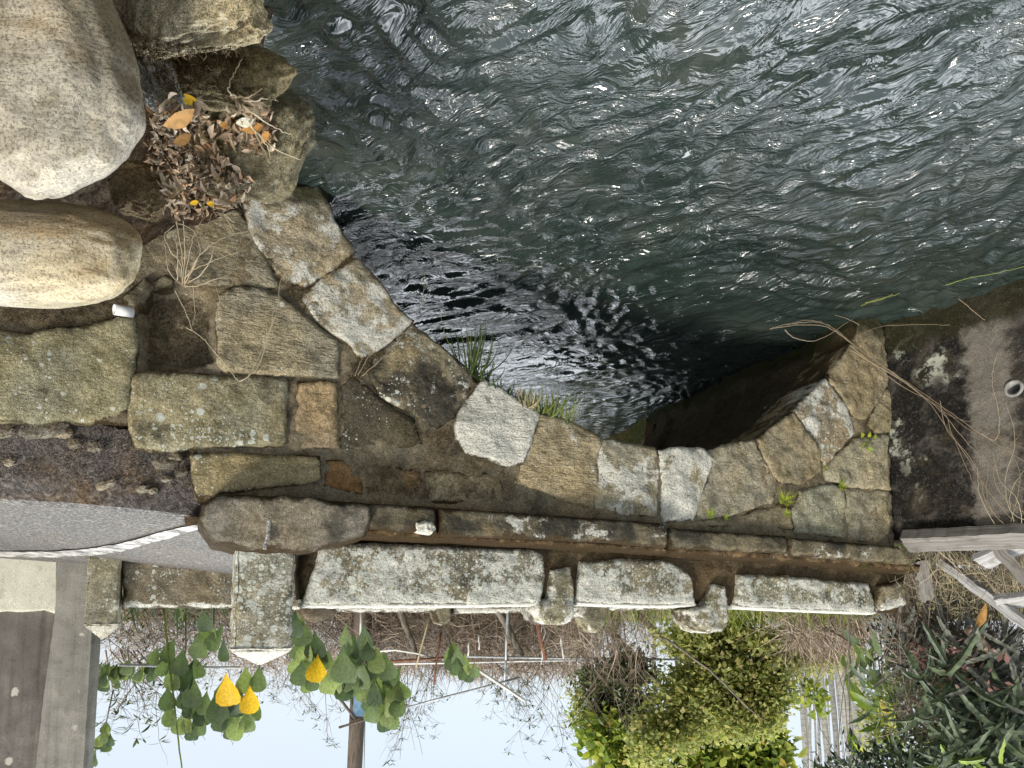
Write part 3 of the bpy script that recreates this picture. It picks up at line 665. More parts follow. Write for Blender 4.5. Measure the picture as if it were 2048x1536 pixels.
fpar = empty('stone_parapet', F(2, -.45, -2.8), 'mossy parapet of stone slabs along the far side of the roadway', 'parapet')
NF = -2.75
para_slab([(245, 1118), (460, 1118), (640, 1120), (640, 1219), (460, 1217), (245, 1214)], NF, (.21, .19, .15), dict(lichen=.08, spots=.35, dark=.04, rust=.04), 150, .2, root=fpar, res=.03)
para_slab([(642, 1130), (905, 1130), (905, 1225), (642, 1223)], NF, (.22, .2, .16), dict(lichen=.12, spots=.3, dark=.05), 151, .2, root=fpar, res=.03)
para_slab([(908, 1130), (1190, 1130), (1190, 1226), (908, 1226)], NF, (.24, .22, .17), dict(lichen=.16, spots=.3), 152, .2, root=fpar, res=.03)
para_slab([(1192, 1150), (1420, 1150), (1420, 1215), (1192, 1222)], NF, (.22, .2, .16), dict(lichen=.12, spots=.3, dark=.05), 153, .2, root=fpar, res=.03)
para_slab([(1422, 1150), (1830, 1160), (1830, 1222), (1422, 1212)], NF, (.22, .2, .16), dict(lichen=.12, spots=.3, dark=.05), 154, .2, root=fpar, res=.03)
round_post([(600, 1200), (672, 1200), (672, 1228), (655, 1242), (632, 1245), (610, 1238), (601, 1225)], NF + .01, .22, fpar, 155, (.16, .14, .115), dict(dark=.08, spots=.1), .03)
round_post([(874, 1190), (903, 1190), (905, 1238), (890, 1250), (877, 1246), (871, 1225)], NF + .01, .2, fpar, 156, k=dict(lichen=.14, spots=.2), res=.02)
round_post([(1150, 1190), (1222, 1190), (1220, 1225), (1210, 1252), (1196, 1265), (1180, 1258), (1170, 1240), (1152, 1228)], NF + .01, .22, fpar, 157, k=dict(lichen=.22, spots=.15, moss=-.1), res=.02)
post(177, 242, 1112, 1252, 1280, NF + .08, .26, fpar, 9, (.29, .285, .23), dict(lichen=.16, spots=.3, dark=.04, moss=-.1), dict(lichen=.2, spots=.3, dark=.05))
# ------------------------------------------------------------------ setting
def Gt(t, n, z): return F(t, z, n)
def road_z(t, n): return -.467 + .10 * (min(t, .3) + .85) + .04 * (n + 3.0) * -1 if False else -.467 + .10 * (t + .85) - .04 * (n + 3.0)
# road: t along the bridge (negative = towards the right bank), n negative = beyond the facade
def sheet(name, t0, t1, n0, n1, zf, mat, nt=40, nn=20, amp=.0, kind='structure', sc=2.0):
    mb = MB(); vs = []
    for j in range(nn + 1):
        for i in range(nt + 1):
            t = t0 + (t1 - t0) * i / nt; n = n0 + (n1 - n0) * j / nn
            z = zf(t, n)
            if amp: z += amp * fbm((t * sc, n * sc, 2.2), 4)
            vs.append(F(t, z, n))
    mb.add(vs, [(j * (nt + 1) + i, j * (nt + 1) + i + 1, (j + 1) * (nt + 1) + i + 1, (j + 1) * (nt + 1) + i) for j in range(nn) for i in range(nt)])
    o = mb.build(name, mat); return tag(o, kind=kind)
RO = F(-.85, -.467, -3.0)
RNv = Vector(); 
_a = F(-1.85, road_z(-1.85, -3), -3) - RO; _b = F(-.85, road_z(-.85, -2), -2) - RO
RN = _a.cross(_b).normalized()
def on_road(px, py): return hit(px, py, RO, RN)
e0 = stn(on_road(0, 1000)); e1 = stn(on_road(150, 1008)); e2 = stn(on_road(300, 1022)); e3 = stn(on_road(392, 1034))
# asphalt, with an irregular near edge
mb = MB(); vs = []; edge = [(-9.0, e0[2] + .9), (e0[0], e0[2]), (e1[0], e1[2]), (e2[0], e2[2]), (e3[0], e3[2]), (.6, -.3)]
def edge_n(t):
    for a, b in zip(edge, edge[1:]):
        if a[0] <= t <= b[0]: return a[1] + (b[1] - a[1]) * (t - a[0]) / (b[0] - a[0])
    return edge[0][1] if t < edge[0][0] else edge[-1][1]
NTt, NNn = 160, 40
for j in range(NNn + 1):
    for i in range(NTt + 1):
        t = -9 + 9.0 * i / NTt; ne = edge_n(t) + .03 * fbm((t * 6, 1, 1), 4); n = ne + (-5.2 - ne) * (j / NNn)
        vs.append(F(t, road_z(t, n) + .006 * fbm((t * 3, n * 3, 1), 3) - (.03 if j == 0 else 0), n))
mb.add(vs, [(j * (NTt + 1) + i, j * (NTt + 1) + i + 1, (j + 1) * (NTt + 1) + i + 1, (j + 1) * (NTt + 1) + i) for j in range(NNn) for i in range(NTt)])
tag(mb.build('road', ASPHALT), kind='structure')
# the worn white edge line, swinging into the bridge end
mb = MB(); vs = []; L = [((400, 1042), (396, 1056)), ((370, 1046), (372, 1063)), ((330, 1056), (340, 1075)), ((280, 1070), (290, 1088)), ((225, 1084), (245, 1103)), ((160, 1094), (185, 1110)), ((90, 1098), (110, 1114)), ((0, 1099), (0, 1113)), ((-120, 1096), (-120, 1108))]
Lp = []
for (a, b), (c, d) in zip(L, L[1:]):
    for j in range(8):
        f = j / 8; Lp.append(((a[0] + (c[0] - a[0]) * f, a[1] + (c[1] - a[1]) * f), (b[0] + (d[0] - b[0]) * f, b[1] + (d[1] - b[1]) * f)))
for i, (a, b) in enumerate(Lp):
    pa = on_road(*a); pb = on_road(*b); w = .03 * fbm((i * .4, 5, 5), 3)
    mid = pa.lerp(pb, .5); pa = mid.lerp(pa, .74 + 3 * w); pb = mid.lerp(pb, .74 - 3 * w)
    for q in range(5): 
        p = pa.lerp(pb, q / 4); vs.append(p + Vector((0, 0, .012 + .004 * fbm((p.x * 3, p.y * 3, 1), 2))))
mb.add(vs, [(i * 5 + q, i * 5 + q + 1, (i + 1) * 5 + q + 1, (i + 1) * 5 + q) for i in range(len(Lp) - 1) for q in range(4)])
tag(mb.build('road_marking', PAINT), kind='structure')

# far ground with the channel left open between the banks
gz = -.80
TL, TR = -.55, ARCH[-1][0] + .1
def ground():
    mb = MB()
    def patch(ts, ns, zf):
        vs = [F(t, zf(t, n), n) for n in ns for t in ts]; k = len(ts)
        mb.add(vs, [(j * k + i, j * k + i + 1, (j + 1) * k + i + 1, (j + 1) * k + i) for j in range(len(ns) - 1) for i in range(k - 1)])
    far = [-3.1 - .45 * i for i in range(10)]
    beyond = [-7.15 - .9 * i for i in range(26)] + [-40, -60, -100, -200, -500]
    left = [TR + .0] + [TR + .3 + .7 * i for i in range(28)] + [30, 50, 100, 300]
    right = [-300, -100, -50, -30] + [-20 + .9 * i for i in range(22)] + [TL]
    zf = lambda t, n: gz + .10 * fbm((t * .7, n * .7, 3), 3) - .25 * max(0, min(1, 1 - abs(t - TR) / .5)) + (0 if n > -45 else 0)
    patch(left, far, zf); patch(right, far, lambda t, n: gz - .02 + .08 * fbm((t * .7, n * .7, 3), 3) - (.6 if t < -2 and n > -4 and n < -1.5 else 0))
    patch(sorted(set(right + left)), beyond, lambda t, n: gz - .01 + .09 * fbm((t * .7, n * .7, 3), 3))
    mb.add([F(TL - .1, gz, -7.15), F(TR + .1, gz, -7.15), F(TR + .1, -3, -7.1), F(TL - .1, -3, -7.1)], [(0, 1, 2, 3)])
    # the left bank beside and behind the side wall, and the ground beyond the road wall
    patch([TR - .02 + .5 * i for i in range(30)] + [40, 100], [-3.1 + .25 * i for i in range(13)] , lambda t, n: -.86 + .05 * fbm((t, n, 2), 3) - .3 * max(0, (n + .6)) - (1.2 if n > -.3 and t < TR + 4 else 0))
    patch([-60, -30, -15] + [-9 + .7 * i for i in range(13)], [-3.55, -3.2, -3.0], lambda t, n: -1.0)
    # banks of the channel beyond the bridge
    for tt in (TL, TR):
        vs = []; 
        for n in far: vs += [F(tt, zf(tt, n) + .02, n), F(tt + (.1 if tt == TL else -.1), -3.0, n)]
        mb.add(vs, [(2 * i, 2 * i + 1, 2 * i + 3, 2 * i + 2) for i in range(len(far) - 1)])
    return mb
tag(ground().build('ground', FIELD), kind='structure')

# ---- left side wall of the channel, turning away from the bridge corner towards us
Wc = F(SR + .012, 0, -.03); Wq = at_z(2048, 556, WZ); Wd = Vector((Wq.x - Wc.x, Wq.y - Wc.y, 0)).normalized(); Wn = Vector((Wd.y, -Wd.x, 0))
if Wn.dot(Wc) > 0: Wn = -Wn
def WF(a, b, n): return Vector((Wc.x, Wc.y, 0)) + Wd * a + UP * b + Wn * n
def wsz(px, py): 
    p = hit(px, py, Vector((Wc.x, Wc.y, 0)), Wn); q = p - Vector((Wc.x, Wc.y, 0)); return (q.dot(Wd), p.z)
ztw = [wsz(1800, 1080)[1], wsz(2048, 1048)[1]]
pole_hole = wsz(2028, 777)
side = empty('side_wall', WF(.8, WZ, 0), 'black stained rendered wall beside the arch with a round drain opening', 'wall')
u_end = 4.0
wt = lambda u: ztw[0] + (ztw[1] - ztw[0]) * u / wsz(2048, 1048)[0]
def ring(cx, cz, r, m=20): return [(cx + r * math.cos(2 * math.pi * i / m), cz + r * math.sin(2 * math.pi * i / m)) for i in range(m)]
hr = .050
# the wall face with a real hole: two slabs meeting over the drain
hx, hz_ = pole_hole
up = [(hx + hr * math.cos(a), hz_ + hr * math.sin(a)) for a in [math.pi - math.pi * i / 12 for i in range(13)]]
lo = [(hx + hr * math.cos(a), hz_ + hr * math.sin(a)) for a in [math.pi + math.pi * i / 12 for i in range(13)]]
def wall_half(poly, seed):
    mb = slab(poly, WF, front=0, thick=.3, res=.022, rnd=.0005, amp=.018, nsc=4, wob=0, seed=9, rough=.008, dirtw=.01, skirt=False)
    return mb
mbu = wall_half([(0, hz_), (0, wt(0))] + [(u_end, wt(u_end)), (u_end, hz_)] + up[::-1], 1)
mbl = wall_half([(0, hz_), (0, -3.0), (u_end, -3.0), (u_end, hz_)] + lo[::-1], 1)
WALLM = wall_left_material()
def build_u(mb, name, mat, parent, O, d):
    b = world_loc(parent) if parent else Vector((0, 0, 0))
    o = mb.build(name, mat, parent)
    a = o.data.attributes.new('u', 'FLOAT', 'POINT'); a.data.foreach_set('value', [(Vector(v) - O).dot(d) for v in mb.v]); return o
build_u(mbu, 'upper_wall', WALLM, side, Vector((Wc.x, Wc.y, 0)), Wd)
build_u(mbl, 'lower_wall', WALLM, side, Vector((Wc.x, Wc.y, 0)), Wd)
PIPEM = simple('grey_pipe', (.16, .155, .145), (.30, .29, .27), 20, .6)
mb = MB(); m = 28; vs = []
for k_, (r, n) in enumerate([(hr + .012, -.30), (hr + .012, .012), (hr - .006, .016), (hr - .010, -.30)]):
    vs += [WF(hx + r * math.cos(2 * math.pi * i / m), hz_ + r * math.sin(2 * math.pi * i / m), n) for i in range(m)]
mb.add(vs, [(k * m + i, k * m + (i + 1) % m, (k + 1) * m + (i + 1) % m, (k + 1) * m + i) for k in range(3) for i in range(m)])
mb.add([WF(hx + hr * math.cos(2 * math.pi * i / m), hz_ + hr * math.sin(2 * math.pi * i / m), -.28) for i in range(m)], [tuple(range(m))])
mb.build('drain_pipe', PIPEM, side)
# ground above that wall
mb = MB(); vs = []
for j in range(13):
    for i in range(41):
        u = -.3 + (u_end + .3) * i / 40; n = -.06 - 3.2 * j / 12
        vs.append(WF(u, wt(u) - .05 + .03 * j / 12 + .05 * fbm((u * 2, n * 2, 1), 4), n))
mb.add(vs, [(j * 41 + i, j * 41 + i + 1, (j + 1) * 41 + i + 1, (j + 1) * 41 + i) for j in range(12) for i in range(40)])
tag(mb.build('bank_top', SOIL), kind='structure')

# ---- right bank: soil running down from the road to the water
A1 = at_z(500, 0, WZ); A2 = at_z(590, 215, WZ); A3 = at_z(495, 395, WZ)
def facade_n(p): return (p - O0).dot(N)
def bank_plane(p): return WZ - .06 + .72 * ((p.x - 1.03) - .15 * (p.y - 3.0))
def bank_z(x, y):
    p = Vector((x, y, 0)); n = facade_n(p); s = (p - O0).dot(B)
    z = bank_plane(p)
    ztop = -1.50 + .15 * (-s - 1) 
    z = min(z, ztop) if n > 0 else z
    return z + .05 * fbm((x * 2.2, y * 2.2, 4), 4) + .018 * fbm((x * 9, y * 9, 4), 4)
mb = MB(); vs = []; NX, NY = 110, 130
for j in range(NY + 1):
    for i in range(NX + 1):
        x = .55 + 3.2 * i / NX; y = .6 + 3.7 * j / NY
        n = facade_n(Vector((x, y, 0)))
        if n < -.10: 
            # tuck the sheet under the masonry
            pass
        vs.append(Vector((x, y, bank_z(x, y))))
fs = []
for j in range(NY):
    for i in range(NX):
        q = [j * (NX + 1) + i, j * (NX + 1) + i + 1, (j + 1) * (NX + 1) + i + 1, (j + 1) * (NX + 1) + i]
        if min(facade_n(Vector((vs[k].x, vs[k].y, 0))) for k in q) > -.25: fs.append(tuple(q))
mb.add(vs, fs); tag(mb.build('river_bank', SOIL), kind='structure')
# ---- mossy shoulder between the masonry and the road
mb = MB(); vs = []; K1, K2 = 130, 46
for j in range(K2 + 1):
    for i in range(K1 + 1):
        t = -3.2 + 3.0 * i / K1; f = j / K2
        ztop_f = sz(0, 835)[1] if True else 0
        px_ = None
        z0 = -1.00 + .045 * (t + 1.6); z1 = road_z(t, edge_n(t)) - .002
        n0 = -.02; n1 = edge_n(t) + .02
        z = z0 + (z1 - z0) * (f ** .8); n = n0 + (n1 - n0) * f
        z += (.05 * fbm((t * 6, n * 6, 4), 4) + .035 * fbm((t * 22, n * 22, 4), 4)) * math.sin(math.pi * min(1, f * 1.02 + .03)) ** .6
        vs.append(F(t, z, n))
mb.add(vs, [(j * (K1 + 1) + i, j * (K1 + 1) + i + 1, (j + 1) * (K1 + 1) + i + 1, (j + 1) * (K1 + 1) + i) for j in range(K2) for i in range(K1)])
tag(mb.build('road_shoulder', GREYMOSS), kind='structure')

# ---- river
def water():
    def ax(a, b, c, d, s0, s1):
        mid = list(np.arange(b, c, s0)); lo_ = []; x = b; st = s0
        while x > a: st *= 1.25; x -= st; lo_.append(x)
        hi = []; x = mid[-1]; st = s0
        while x < d: st *= 1.25; x += st; hi.append(x)
        return np.array(lo_[::-1] + mid + hi)
    xs = ax(-12, -4.2, 1.9, 8, .022, 0); ys = ax(-4, 1.6, 7.6, 60, .022, 0)
    X, Y = np.meshgrid(xs, ys)
    # smooth value noise, stretched along the current, with a bent domain
    def vn(x, y, seed):
        xi = np.floor(x).astype(int); yi = np.floor(y).astype(int); fx = x - xi; fy = y - yi
        fx = fx * fx * fx * (fx * (fx * 6 - 15) + 10); fy = fy * fy * fy * (fy * (fy * 6 - 15) + 10)
        def h(a, b):
            k = (a * 374761393 + b * 668265263 + seed * 1442695041) & 0x7fffffff
            k = ((k ^ (k >> 13)) * 1274126177) & 0x7fffffff
            return ((k ^ (k >> 16)) & 0xffff) / 65535.0
        return (h(xi, yi) * (1 - fx) + h(xi + 1, yi) * fx) * (1 - fy) + (h(xi, yi + 1) * (1 - fx) + h(xi + 1, yi + 1) * fx) * fy
    ca, sa = math.cos(R(28)), math.sin(R(28))
    U = X * ca + Y * sa; V = -X * sa + Y * ca
    wx = (vn(U * .8, V * .8, 3) - .5) * 1.3; wy = (vn(U * .8 + 9, V * .8 + 4, 5) - .5) * 1.3
    U2 = U + wx; V2 = V + wy
    Z = np.zeros_like(X)
    for k, (fu, fv, a) in enumerate([(1.0, 2.0, .024), (2.4, 4.4, .018), (5, 9, .019), (10, 18, .013)]):
        v = vn(U2 * fu + k * 7, V2 * fv + k * 3, 11 + k); Z += a * (1 - np.abs(2 * v - 1) * 1.6 if k in (1, 2) else v * 2 - 1)
    edge = np.clip(np.minimum(np.minimum(X + 8, 4 - X), np.minimum(Y - .5, 14 - Y)), 0, 1)
    Z = (Z - Z.mean()) * edge * 1.0 + WZ
    ny, nx = X.shape
    V3 = np.stack([X.ravel(), Y.ravel(), Z.ravel()], 1)
    idx = np.arange(nx * ny).reshape(ny, nx)
    Fq = np.stack([idx[:-1, :-1].ravel(), idx[:-1, 1:].ravel(), idx[1:, 1:].ravel(), idx[1:, :-1].ravel()], 1)
    me = bpy.data.meshes.new('river')
    me.vertices.add(len(V3)); me.vertices.foreach_set('co', V3.astype(np.float32).ravel())
    me.loops.add(Fq.size); me.loops.foreach_set('vertex_index', Fq.astype(np.int32).ravel())
    me.polygons.add(len(Fq)); me.polygons.foreach_set('loop_start', (np.arange(len(Fq)) * 4).astype(np.int32)); me.polygons.foreach_set('loop_total', np.full(len(Fq), 4, np.int32))
    me.polygons.foreach_set('use_smooth', [True] * len(Fq)); me.update(); me.validate()
    me.materials.append(water_material())
    o = bpy.data.objects.new('river_water', me); col.objects.link(o); return tag(o, kind='structure')
water()
# ------------------------------------------------------------------ boulders and rocks on the right bank
import bmesh
def ico(sub):
    bm = bmesh.new(); bmesh.ops.create_icosphere(bm, subdivisions=sub, radius=1.0)
    vs = [v.co.copy() for v in bm.verts]; fs = [tuple(v.index for v in f.verts) for f in bm.faces]; bm.free(); return vs, fs
ICO = {k: ico(k) for k in (3, 4, 6)}
def rock(name, px, py, dist, hx, hy, hd, roll, mat, seed, label, cat, group=None, sub=6, power=2.4, amp=.10, flat=0.0, fine=.010, color=(.4, .38, .32), k=None, lump=None):
    """a stone round the point seen at (px, py), dist metres out; hx, hy half sizes in photograph pixels, hd half depth in metres; roll turns it in the view"""
    d = ray(px, py).normalized(); c = d * dist
    sc = dist / FPX * (d.y * cp - d.z * sp)
    right = Vector((-1, 0, 0)); dn = Vector((0, sp, cp))   # 'down' in the photograph = up in the world
    ca, sa = math.cos(roll), math.sin(roll)
    ax = right * ca + dn * sa; ay = -right * sa + dn * ca
    vs0, fs = ICO[sub]; mb = MB(); out = []
    for v in vs0:
        w = Vector((math.copysign(abs(v.x) ** (2 / power), v.x), math.copysign(abs(v.y) ** (2 / power), v.y), math.copysign(abs(v.z) ** (2 / power), v.z)))
        w = w / (sum(abs(q) ** power for q in w) ** (1 / power))
        f = 1 + amp * fbm(v * 1.3 + Vector((seed, 0, 0)), 3) + fine * fbm(v * 9 + Vector((seed, 0, 0)), 4)
        if lump: f += lump(w)
        out.append(c + ax * (w.x * hx * sc * f) + ay * (w.y * hy * sc * f) + d * (w.z * hd * f))
    mb.add(out, fs); o = mb.build(name, mat, origin=c)
    if k is not None or True: props(o, color, **(k or {}))
    return tag(o, label, cat, group)
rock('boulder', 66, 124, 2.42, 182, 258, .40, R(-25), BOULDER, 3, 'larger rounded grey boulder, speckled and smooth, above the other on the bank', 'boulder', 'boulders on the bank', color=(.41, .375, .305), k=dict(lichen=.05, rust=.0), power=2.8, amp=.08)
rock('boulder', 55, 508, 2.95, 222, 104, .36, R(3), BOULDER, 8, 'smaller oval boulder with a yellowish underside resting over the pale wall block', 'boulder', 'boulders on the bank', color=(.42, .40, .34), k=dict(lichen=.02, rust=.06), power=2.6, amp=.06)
rock('flat_rock', 395, 10, 2.62, 135, 88, .34, R(-6), STONE, 12, 'flat topped weathered rock at the water edge with brown moss', 'rock', power=3.4, amp=.16, color=(.34, .31, .23), k=dict(moss=.04, lichen=.12), fine=.04)
rock('mossy_rock', 415, 140, 3.0, 150, 78, .30, R(10), STONE, 15, 'low moss covered rock beside the flat one', 'rock', power=2.6, amp=.2, color=(.22, .19, .12), k=dict(moss=.20), fine=.05)
rock('leafy_rock', 515, 285, 3.34, 100, 118, .30, R(25), STONE, 19, 'grey rock jutting into the water beneath the dead leaves', 'rock', power=2.8, amp=.2, color=(.22, .205, .15), k=dict(moss=.06, lichen=.05, dark=.04), fine=.04)
rock('concrete_lump', 312, 160, 2.74, 36, 84, .14, R(-27), STONE, 23, 'rough whitish lump of concrete wedged beside the larger boulder', 'concrete lump', power=2.6, amp=.3, color=(.42, .43, .42), k=dict(lichen=.12, moss=-.2), fine=.12)
rock('concrete_lump', 338, 76, 2.86, 19, 13, .06, 0, STONE, 24, 'small white chunk of concrete lying on the flat rock', 'concrete lump', power=2.6, amp=.3, color=(.46, .47, .46), k=dict(lichen=.2, moss=-.3), fine=.12, sub=4)
rock('brown_rock', 285, 380, 3.12, 62, 52, .18, R(20), STONE, 27, 'dull brown rock between the two boulders and the leaves', 'rock', power=2.5, amp=.2, color=(.17, .135, .09), k=dict(moss=.12), fine=.05)
rock('wet_stone', 480, 185, 3.25, 22, 18, .08, 0, STONE, 28, 'small greenish stone at the lapping water', 'rock', sub=4, color=(.12, .12, .07), k=dict(moss=.05))
from mathutils.bvhtree import BVHTree
def bvh(names):
    vs = []; fs = []
    for o in list(bpy.data.objects):
        if o.type == 'MESH' and o.parent is None and any(o.name == q or o.name.startswith(q + '.') for q in names):
            b = len(vs); L = Vector(o.location)
            vs += [v.co + L for v in o.data.vertices]; fs += [tuple(i + b for i in p.vertices) for p in o.data.polygons]
    return BVHTree.FromPolygons(vs, fs)
def cast(tree, px, py):
    d = ray(px, py).normalized(); h = tree.ray_cast(Vector((0, 0, 0)), d)
    return (h[0], h[1]) if h[0] is not None else (None, None)
SHT = bvh(['road_shoulder'])
peb = [(85, 857, 46, 20, 'largest flat'), (8, 862, 24, 14, 'half buried'), (118, 862, 26, 13, 'pale'), (148, 886, 14, 11, 'round'), (190, 893, 16, 11, 'grey'), (348, 911, 16, 13, 'dark angular'), (362, 945, 16, 8, 'light oval'),
       (334, 958, 13, 7, 'short tan'), (212, 968, 22, 9, 'long sloping'), (285, 977, 14, 9, 'plain'), (306, 981, 10, 7, 'tiny olive'), (18, 923, 12, 9, 'buff'), (330, 925, 26, 14, 'brown ribbed')]
for i, (x, y, w, h, adj) in enumerate(peb):
    q = cast(SHT, x, y)[0] or hit(x, y, F(-1.0, -.98, -.01), (UP * .66 + N * .75).normalized())
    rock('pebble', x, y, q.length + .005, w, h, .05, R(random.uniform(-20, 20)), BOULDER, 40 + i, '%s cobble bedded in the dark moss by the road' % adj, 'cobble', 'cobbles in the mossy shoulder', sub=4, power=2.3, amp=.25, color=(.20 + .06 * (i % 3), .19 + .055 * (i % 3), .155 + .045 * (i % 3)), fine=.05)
# bit of white plastic pipe
t = hit(247, 622, F(-1, 0, .10), N); mb = MB(); axd = (B * -.8 + UP * .12 + N * .35).normalized()
pts = [t - axd * .035, t + axd * .035]; m = 20; a = axd.orthogonal().normalized(); b2 = axd.cross(a); vs = []
for r, k in ((.026, -.042), (.026, .042), (.021, .042), (.021, -.042)): vs += [t + axd * k + (a * math.cos(2 * math.pi * i / m) + b2 * math.sin(2 * math.pi * i / m)) * r for i in range(m)]
mb.add(vs, [(q * m + i, q * m + (i + 1) % m, ((q + 1) % 4) * m + (i + 1) % m, ((q + 1) % 4) * m + i) for q in range(4) for i in range(m)])
tag(mb.build('pipe_piece', simple('white_plastic', (.62, .61, .58), (.78, .77, .74), 14, .5), origin=t), 'short broken piece of white plastic pipe lying on the soil', 'pipe')
# ------------------------------------------------------------------ plants, litter and everything beyond the bridge
from mathutils.bvhtree import BVHTree
rnd = random.Random(11)
def U(a, b): return rnd.uniform(a, b)
def at(px, py, y): return at_y(px, py, y)
def pxl(n, y): return n * y / FPX                    # so many photograph pixels, in metres, at that distance
def rvec(k=1.0): return Vector((rnd.gauss(0, k), rnd.gauss(0, k), rnd.gauss(0, k)))
OV = [(0, .30), (.08, .78), (.24, 1.0), (.46, .88), (.66, .52), (.82, .22), (1, .01)]            # heart shaped with a drawn out tip
EL = [(0, .05), (.22, .70), (.5, 1.0), (.78, .66), (1, .03)]
ST = [(0, .55), (.35, 1.0), (.7, .75), (1, .04)]
def leaf(mb, base, d, nrm, L, w, prof=EL, fold=.25, curl=.25, twist=0.0):
    d = d.normalized(); sd = d.cross(nrm); sd = sd.normalized() if sd.length > 1e-5 else d.orthogonal().normalized(); up = sd.cross(d)
    vs = []
    for t, q in prof:
        s2 = sd * math.cos(twist * t) + up * math.sin(twist * t); u2 = sd.cross(d)
        c = base + d * (L * t) - up * (curl * L * t * t)
        h = s2 * (w * .5 * q)
        vs += [c - h + up * (fold * w * .5 * q), c, c + h + up * (fold * w * .5 * q)]
    fs = []
    for i in range(len(prof) - 1):
        a = i * 3; fs += [(a, a + 1, a + 4, a + 3), (a + 1, a + 2, a + 5, a + 4)]
    mb.add(vs, fs)
def quick_leaf(mb, c, d, nrm, L, w):
    d = d.normalized(); sd = d.cross(nrm); sd = sd.normalized() if sd.length > 1e-5 else d.orthogonal().normalized(); up = sd.cross(d)
    mb.add([c - d * L * .5, c - sd * w * .5 + up * w * .12 - d * L * .06, c + d * L * .5 - up * L * .08, c + sd * w * .5 + up * w * .12 - d * L * .06], [(0, 2, 1), (0, 3, 2)])
def twig(mb, a, b, r0, r1, sag=.1, k=6, wob=.04, n=3):
    a = Vector(a); b = Vector(b); L = (b - a).length; pts = []
    o1 = rvec(wob * L); o2 = rvec(wob * L)
    for i in range(k + 1):
        t = i / k; w = math.sin(math.pi * t)
        pts.append(a.lerp(b, t) + o1 * w + o2 * math.sin(2 * math.pi * t) * .5 - Vector((0, 0, sag * L * 4 * t * (1 - t))))
    mb.tube(pts, [r0 + (r1 - r0) * i / k for i in range(k + 1)], n, cap=False); return pts

DEAD = leaf_mat('dead_leaf', [(0, (.12, .085, .055)), (.25, (.29, .215, .15)), (.5, (.46, .36, .265)), (.75, (.58, .48, .37)), (.9, (.40, .22, .10)), (1, (.72, .64, .52))], .75, .10, .2)
ORANGE = leaf_mat('orange_leaf', [(0, (.42, .20, .06)), (.6, (.50, .27, .09)), (1, (.38, .17, .05))], .65, .15, .25)
YELLOW = leaf_mat('yellow_leaf', [(0, (.72, .42, .02)), (1, (.78, .50, .03))], .5, .25, .3)
GREENL = leaf_mat('broad_green_leaf', [(0, (.06, .09, .05)), (.35, (.11, .155, .078)), (.7, (.17, .225, .10)), (1, (.29, .35, .13))], .42, .32, .4)
HIB = leaf_mat('yellowgreen_leaf', [(0, (.14, .17, .06)), (.3, (.27, .30, .11)), (.6, (.40, .42, .165)), (.85, (.54, .53, .21)), (1, (.40, .30, .15))], .55, .5, .2)
BIGL = leaf_mat('lime_leaf', [(0, (.08, .13, .02)), (.3, (.17, .24, .035)), (.65, (.28, .34, .06)), (.9, (.42, .44, .09)), (1, (.45, .33, .08))], .55, .4, .25)
OLIVE = leaf_mat('olive_leaf', [(0, (.03, .045, .018)), (.5, (.075, .095, .035)), (1, (.14, .16, .07))], .55, .25, .3)
DARKG = leaf_mat('dark_glossy_leaf', [(0, (.010, .018, .009)), (.45, (.022, .040, .018)), (.8, (.05, .075, .035)), (1, (.10, .14, .05))], .30, .12, .5)
LIME = leaf_mat('young_fern_leaf', [(0, (.20, .30, .03)), (.5, (.33, .42, .05)), (1, (.45, .48, .06))], .5, .4, .3)
GRASS = leaf_mat('grass_blade', [(0, (.02, .035, .012)), (.5, (.05, .08, .022)), (.85, (.17, .20, .05)), (1, (.26, .24, .07))], .5, .3, .3)
LGRASS = leaf_mat('yellowgreen_grass_blade', [(0, (.10, .15, .03)), (.5, (.24, .29, .07)), (1, (.36, .33, .10))], .5, .35, .3)  # yellow green blades, stalk and water weed
STRAW = leaf_mat('dry_straw', [(0, (.26, .21, .13)), (.5, (.44, .37, .25)), (1, (.60, .52, .38))], .8, .1, .1)
TWIGM = leaf_mat('dry_twig', [(0, (.10, .073, .055)), (.5, (.25, .195, .15)), (1, (.42, .35, .28))], .9, .0, .1)
VINEM = leaf_mat('dead_vine', [(0, (.20, .15, .10)), (1, (.42, .34, .25))], .9, .0, .1)
BARK = simple('grey_bark', (.10, .085, .065), (.24, .21, .17), 14, .9, 6, (1, 1, .3), .8, .01, .1)
WOODY = simple('weathered_pole', (.075, .058, .045), (.21, .17, .14), 12, .9, 6, (6, 6, .35), .8, .01, .1)
GALV = simple('galvanised_pipe', (.26, .28, .29), (.44, .46, .47), 9, .45, 3, (1, 1, 1), .1, .002, .5, .35)
WHITEP = simple('white_pipe_paint', (.50, .49, .46), (.72, .71, .68), 9, .6, 4)
RUST = simple('rusty_pipe', (.10, .04, .025), (.22, .10, .06), 20, .8, 5)
BLUE = simple('blue_sheet', (.10, .20, .30), (.20, .33, .45), 6, .5, 3)
RED = leaf_mat('dull_red_leaf', [(0, (.10, .045, .042)), (.5, (.20, .10, .09)), (1, (.32, .20, .18))], .5, .2, .3)

# ---- ray helper onto the rocks of the right bank
BANK = bvh(['river_bank', 'flat_rock', 'mossy_rock', 'leafy_rock', 'brown_rock', 'concrete_lump'])
SHOULDER = bvh(['road_shoulder', 'pebble'])
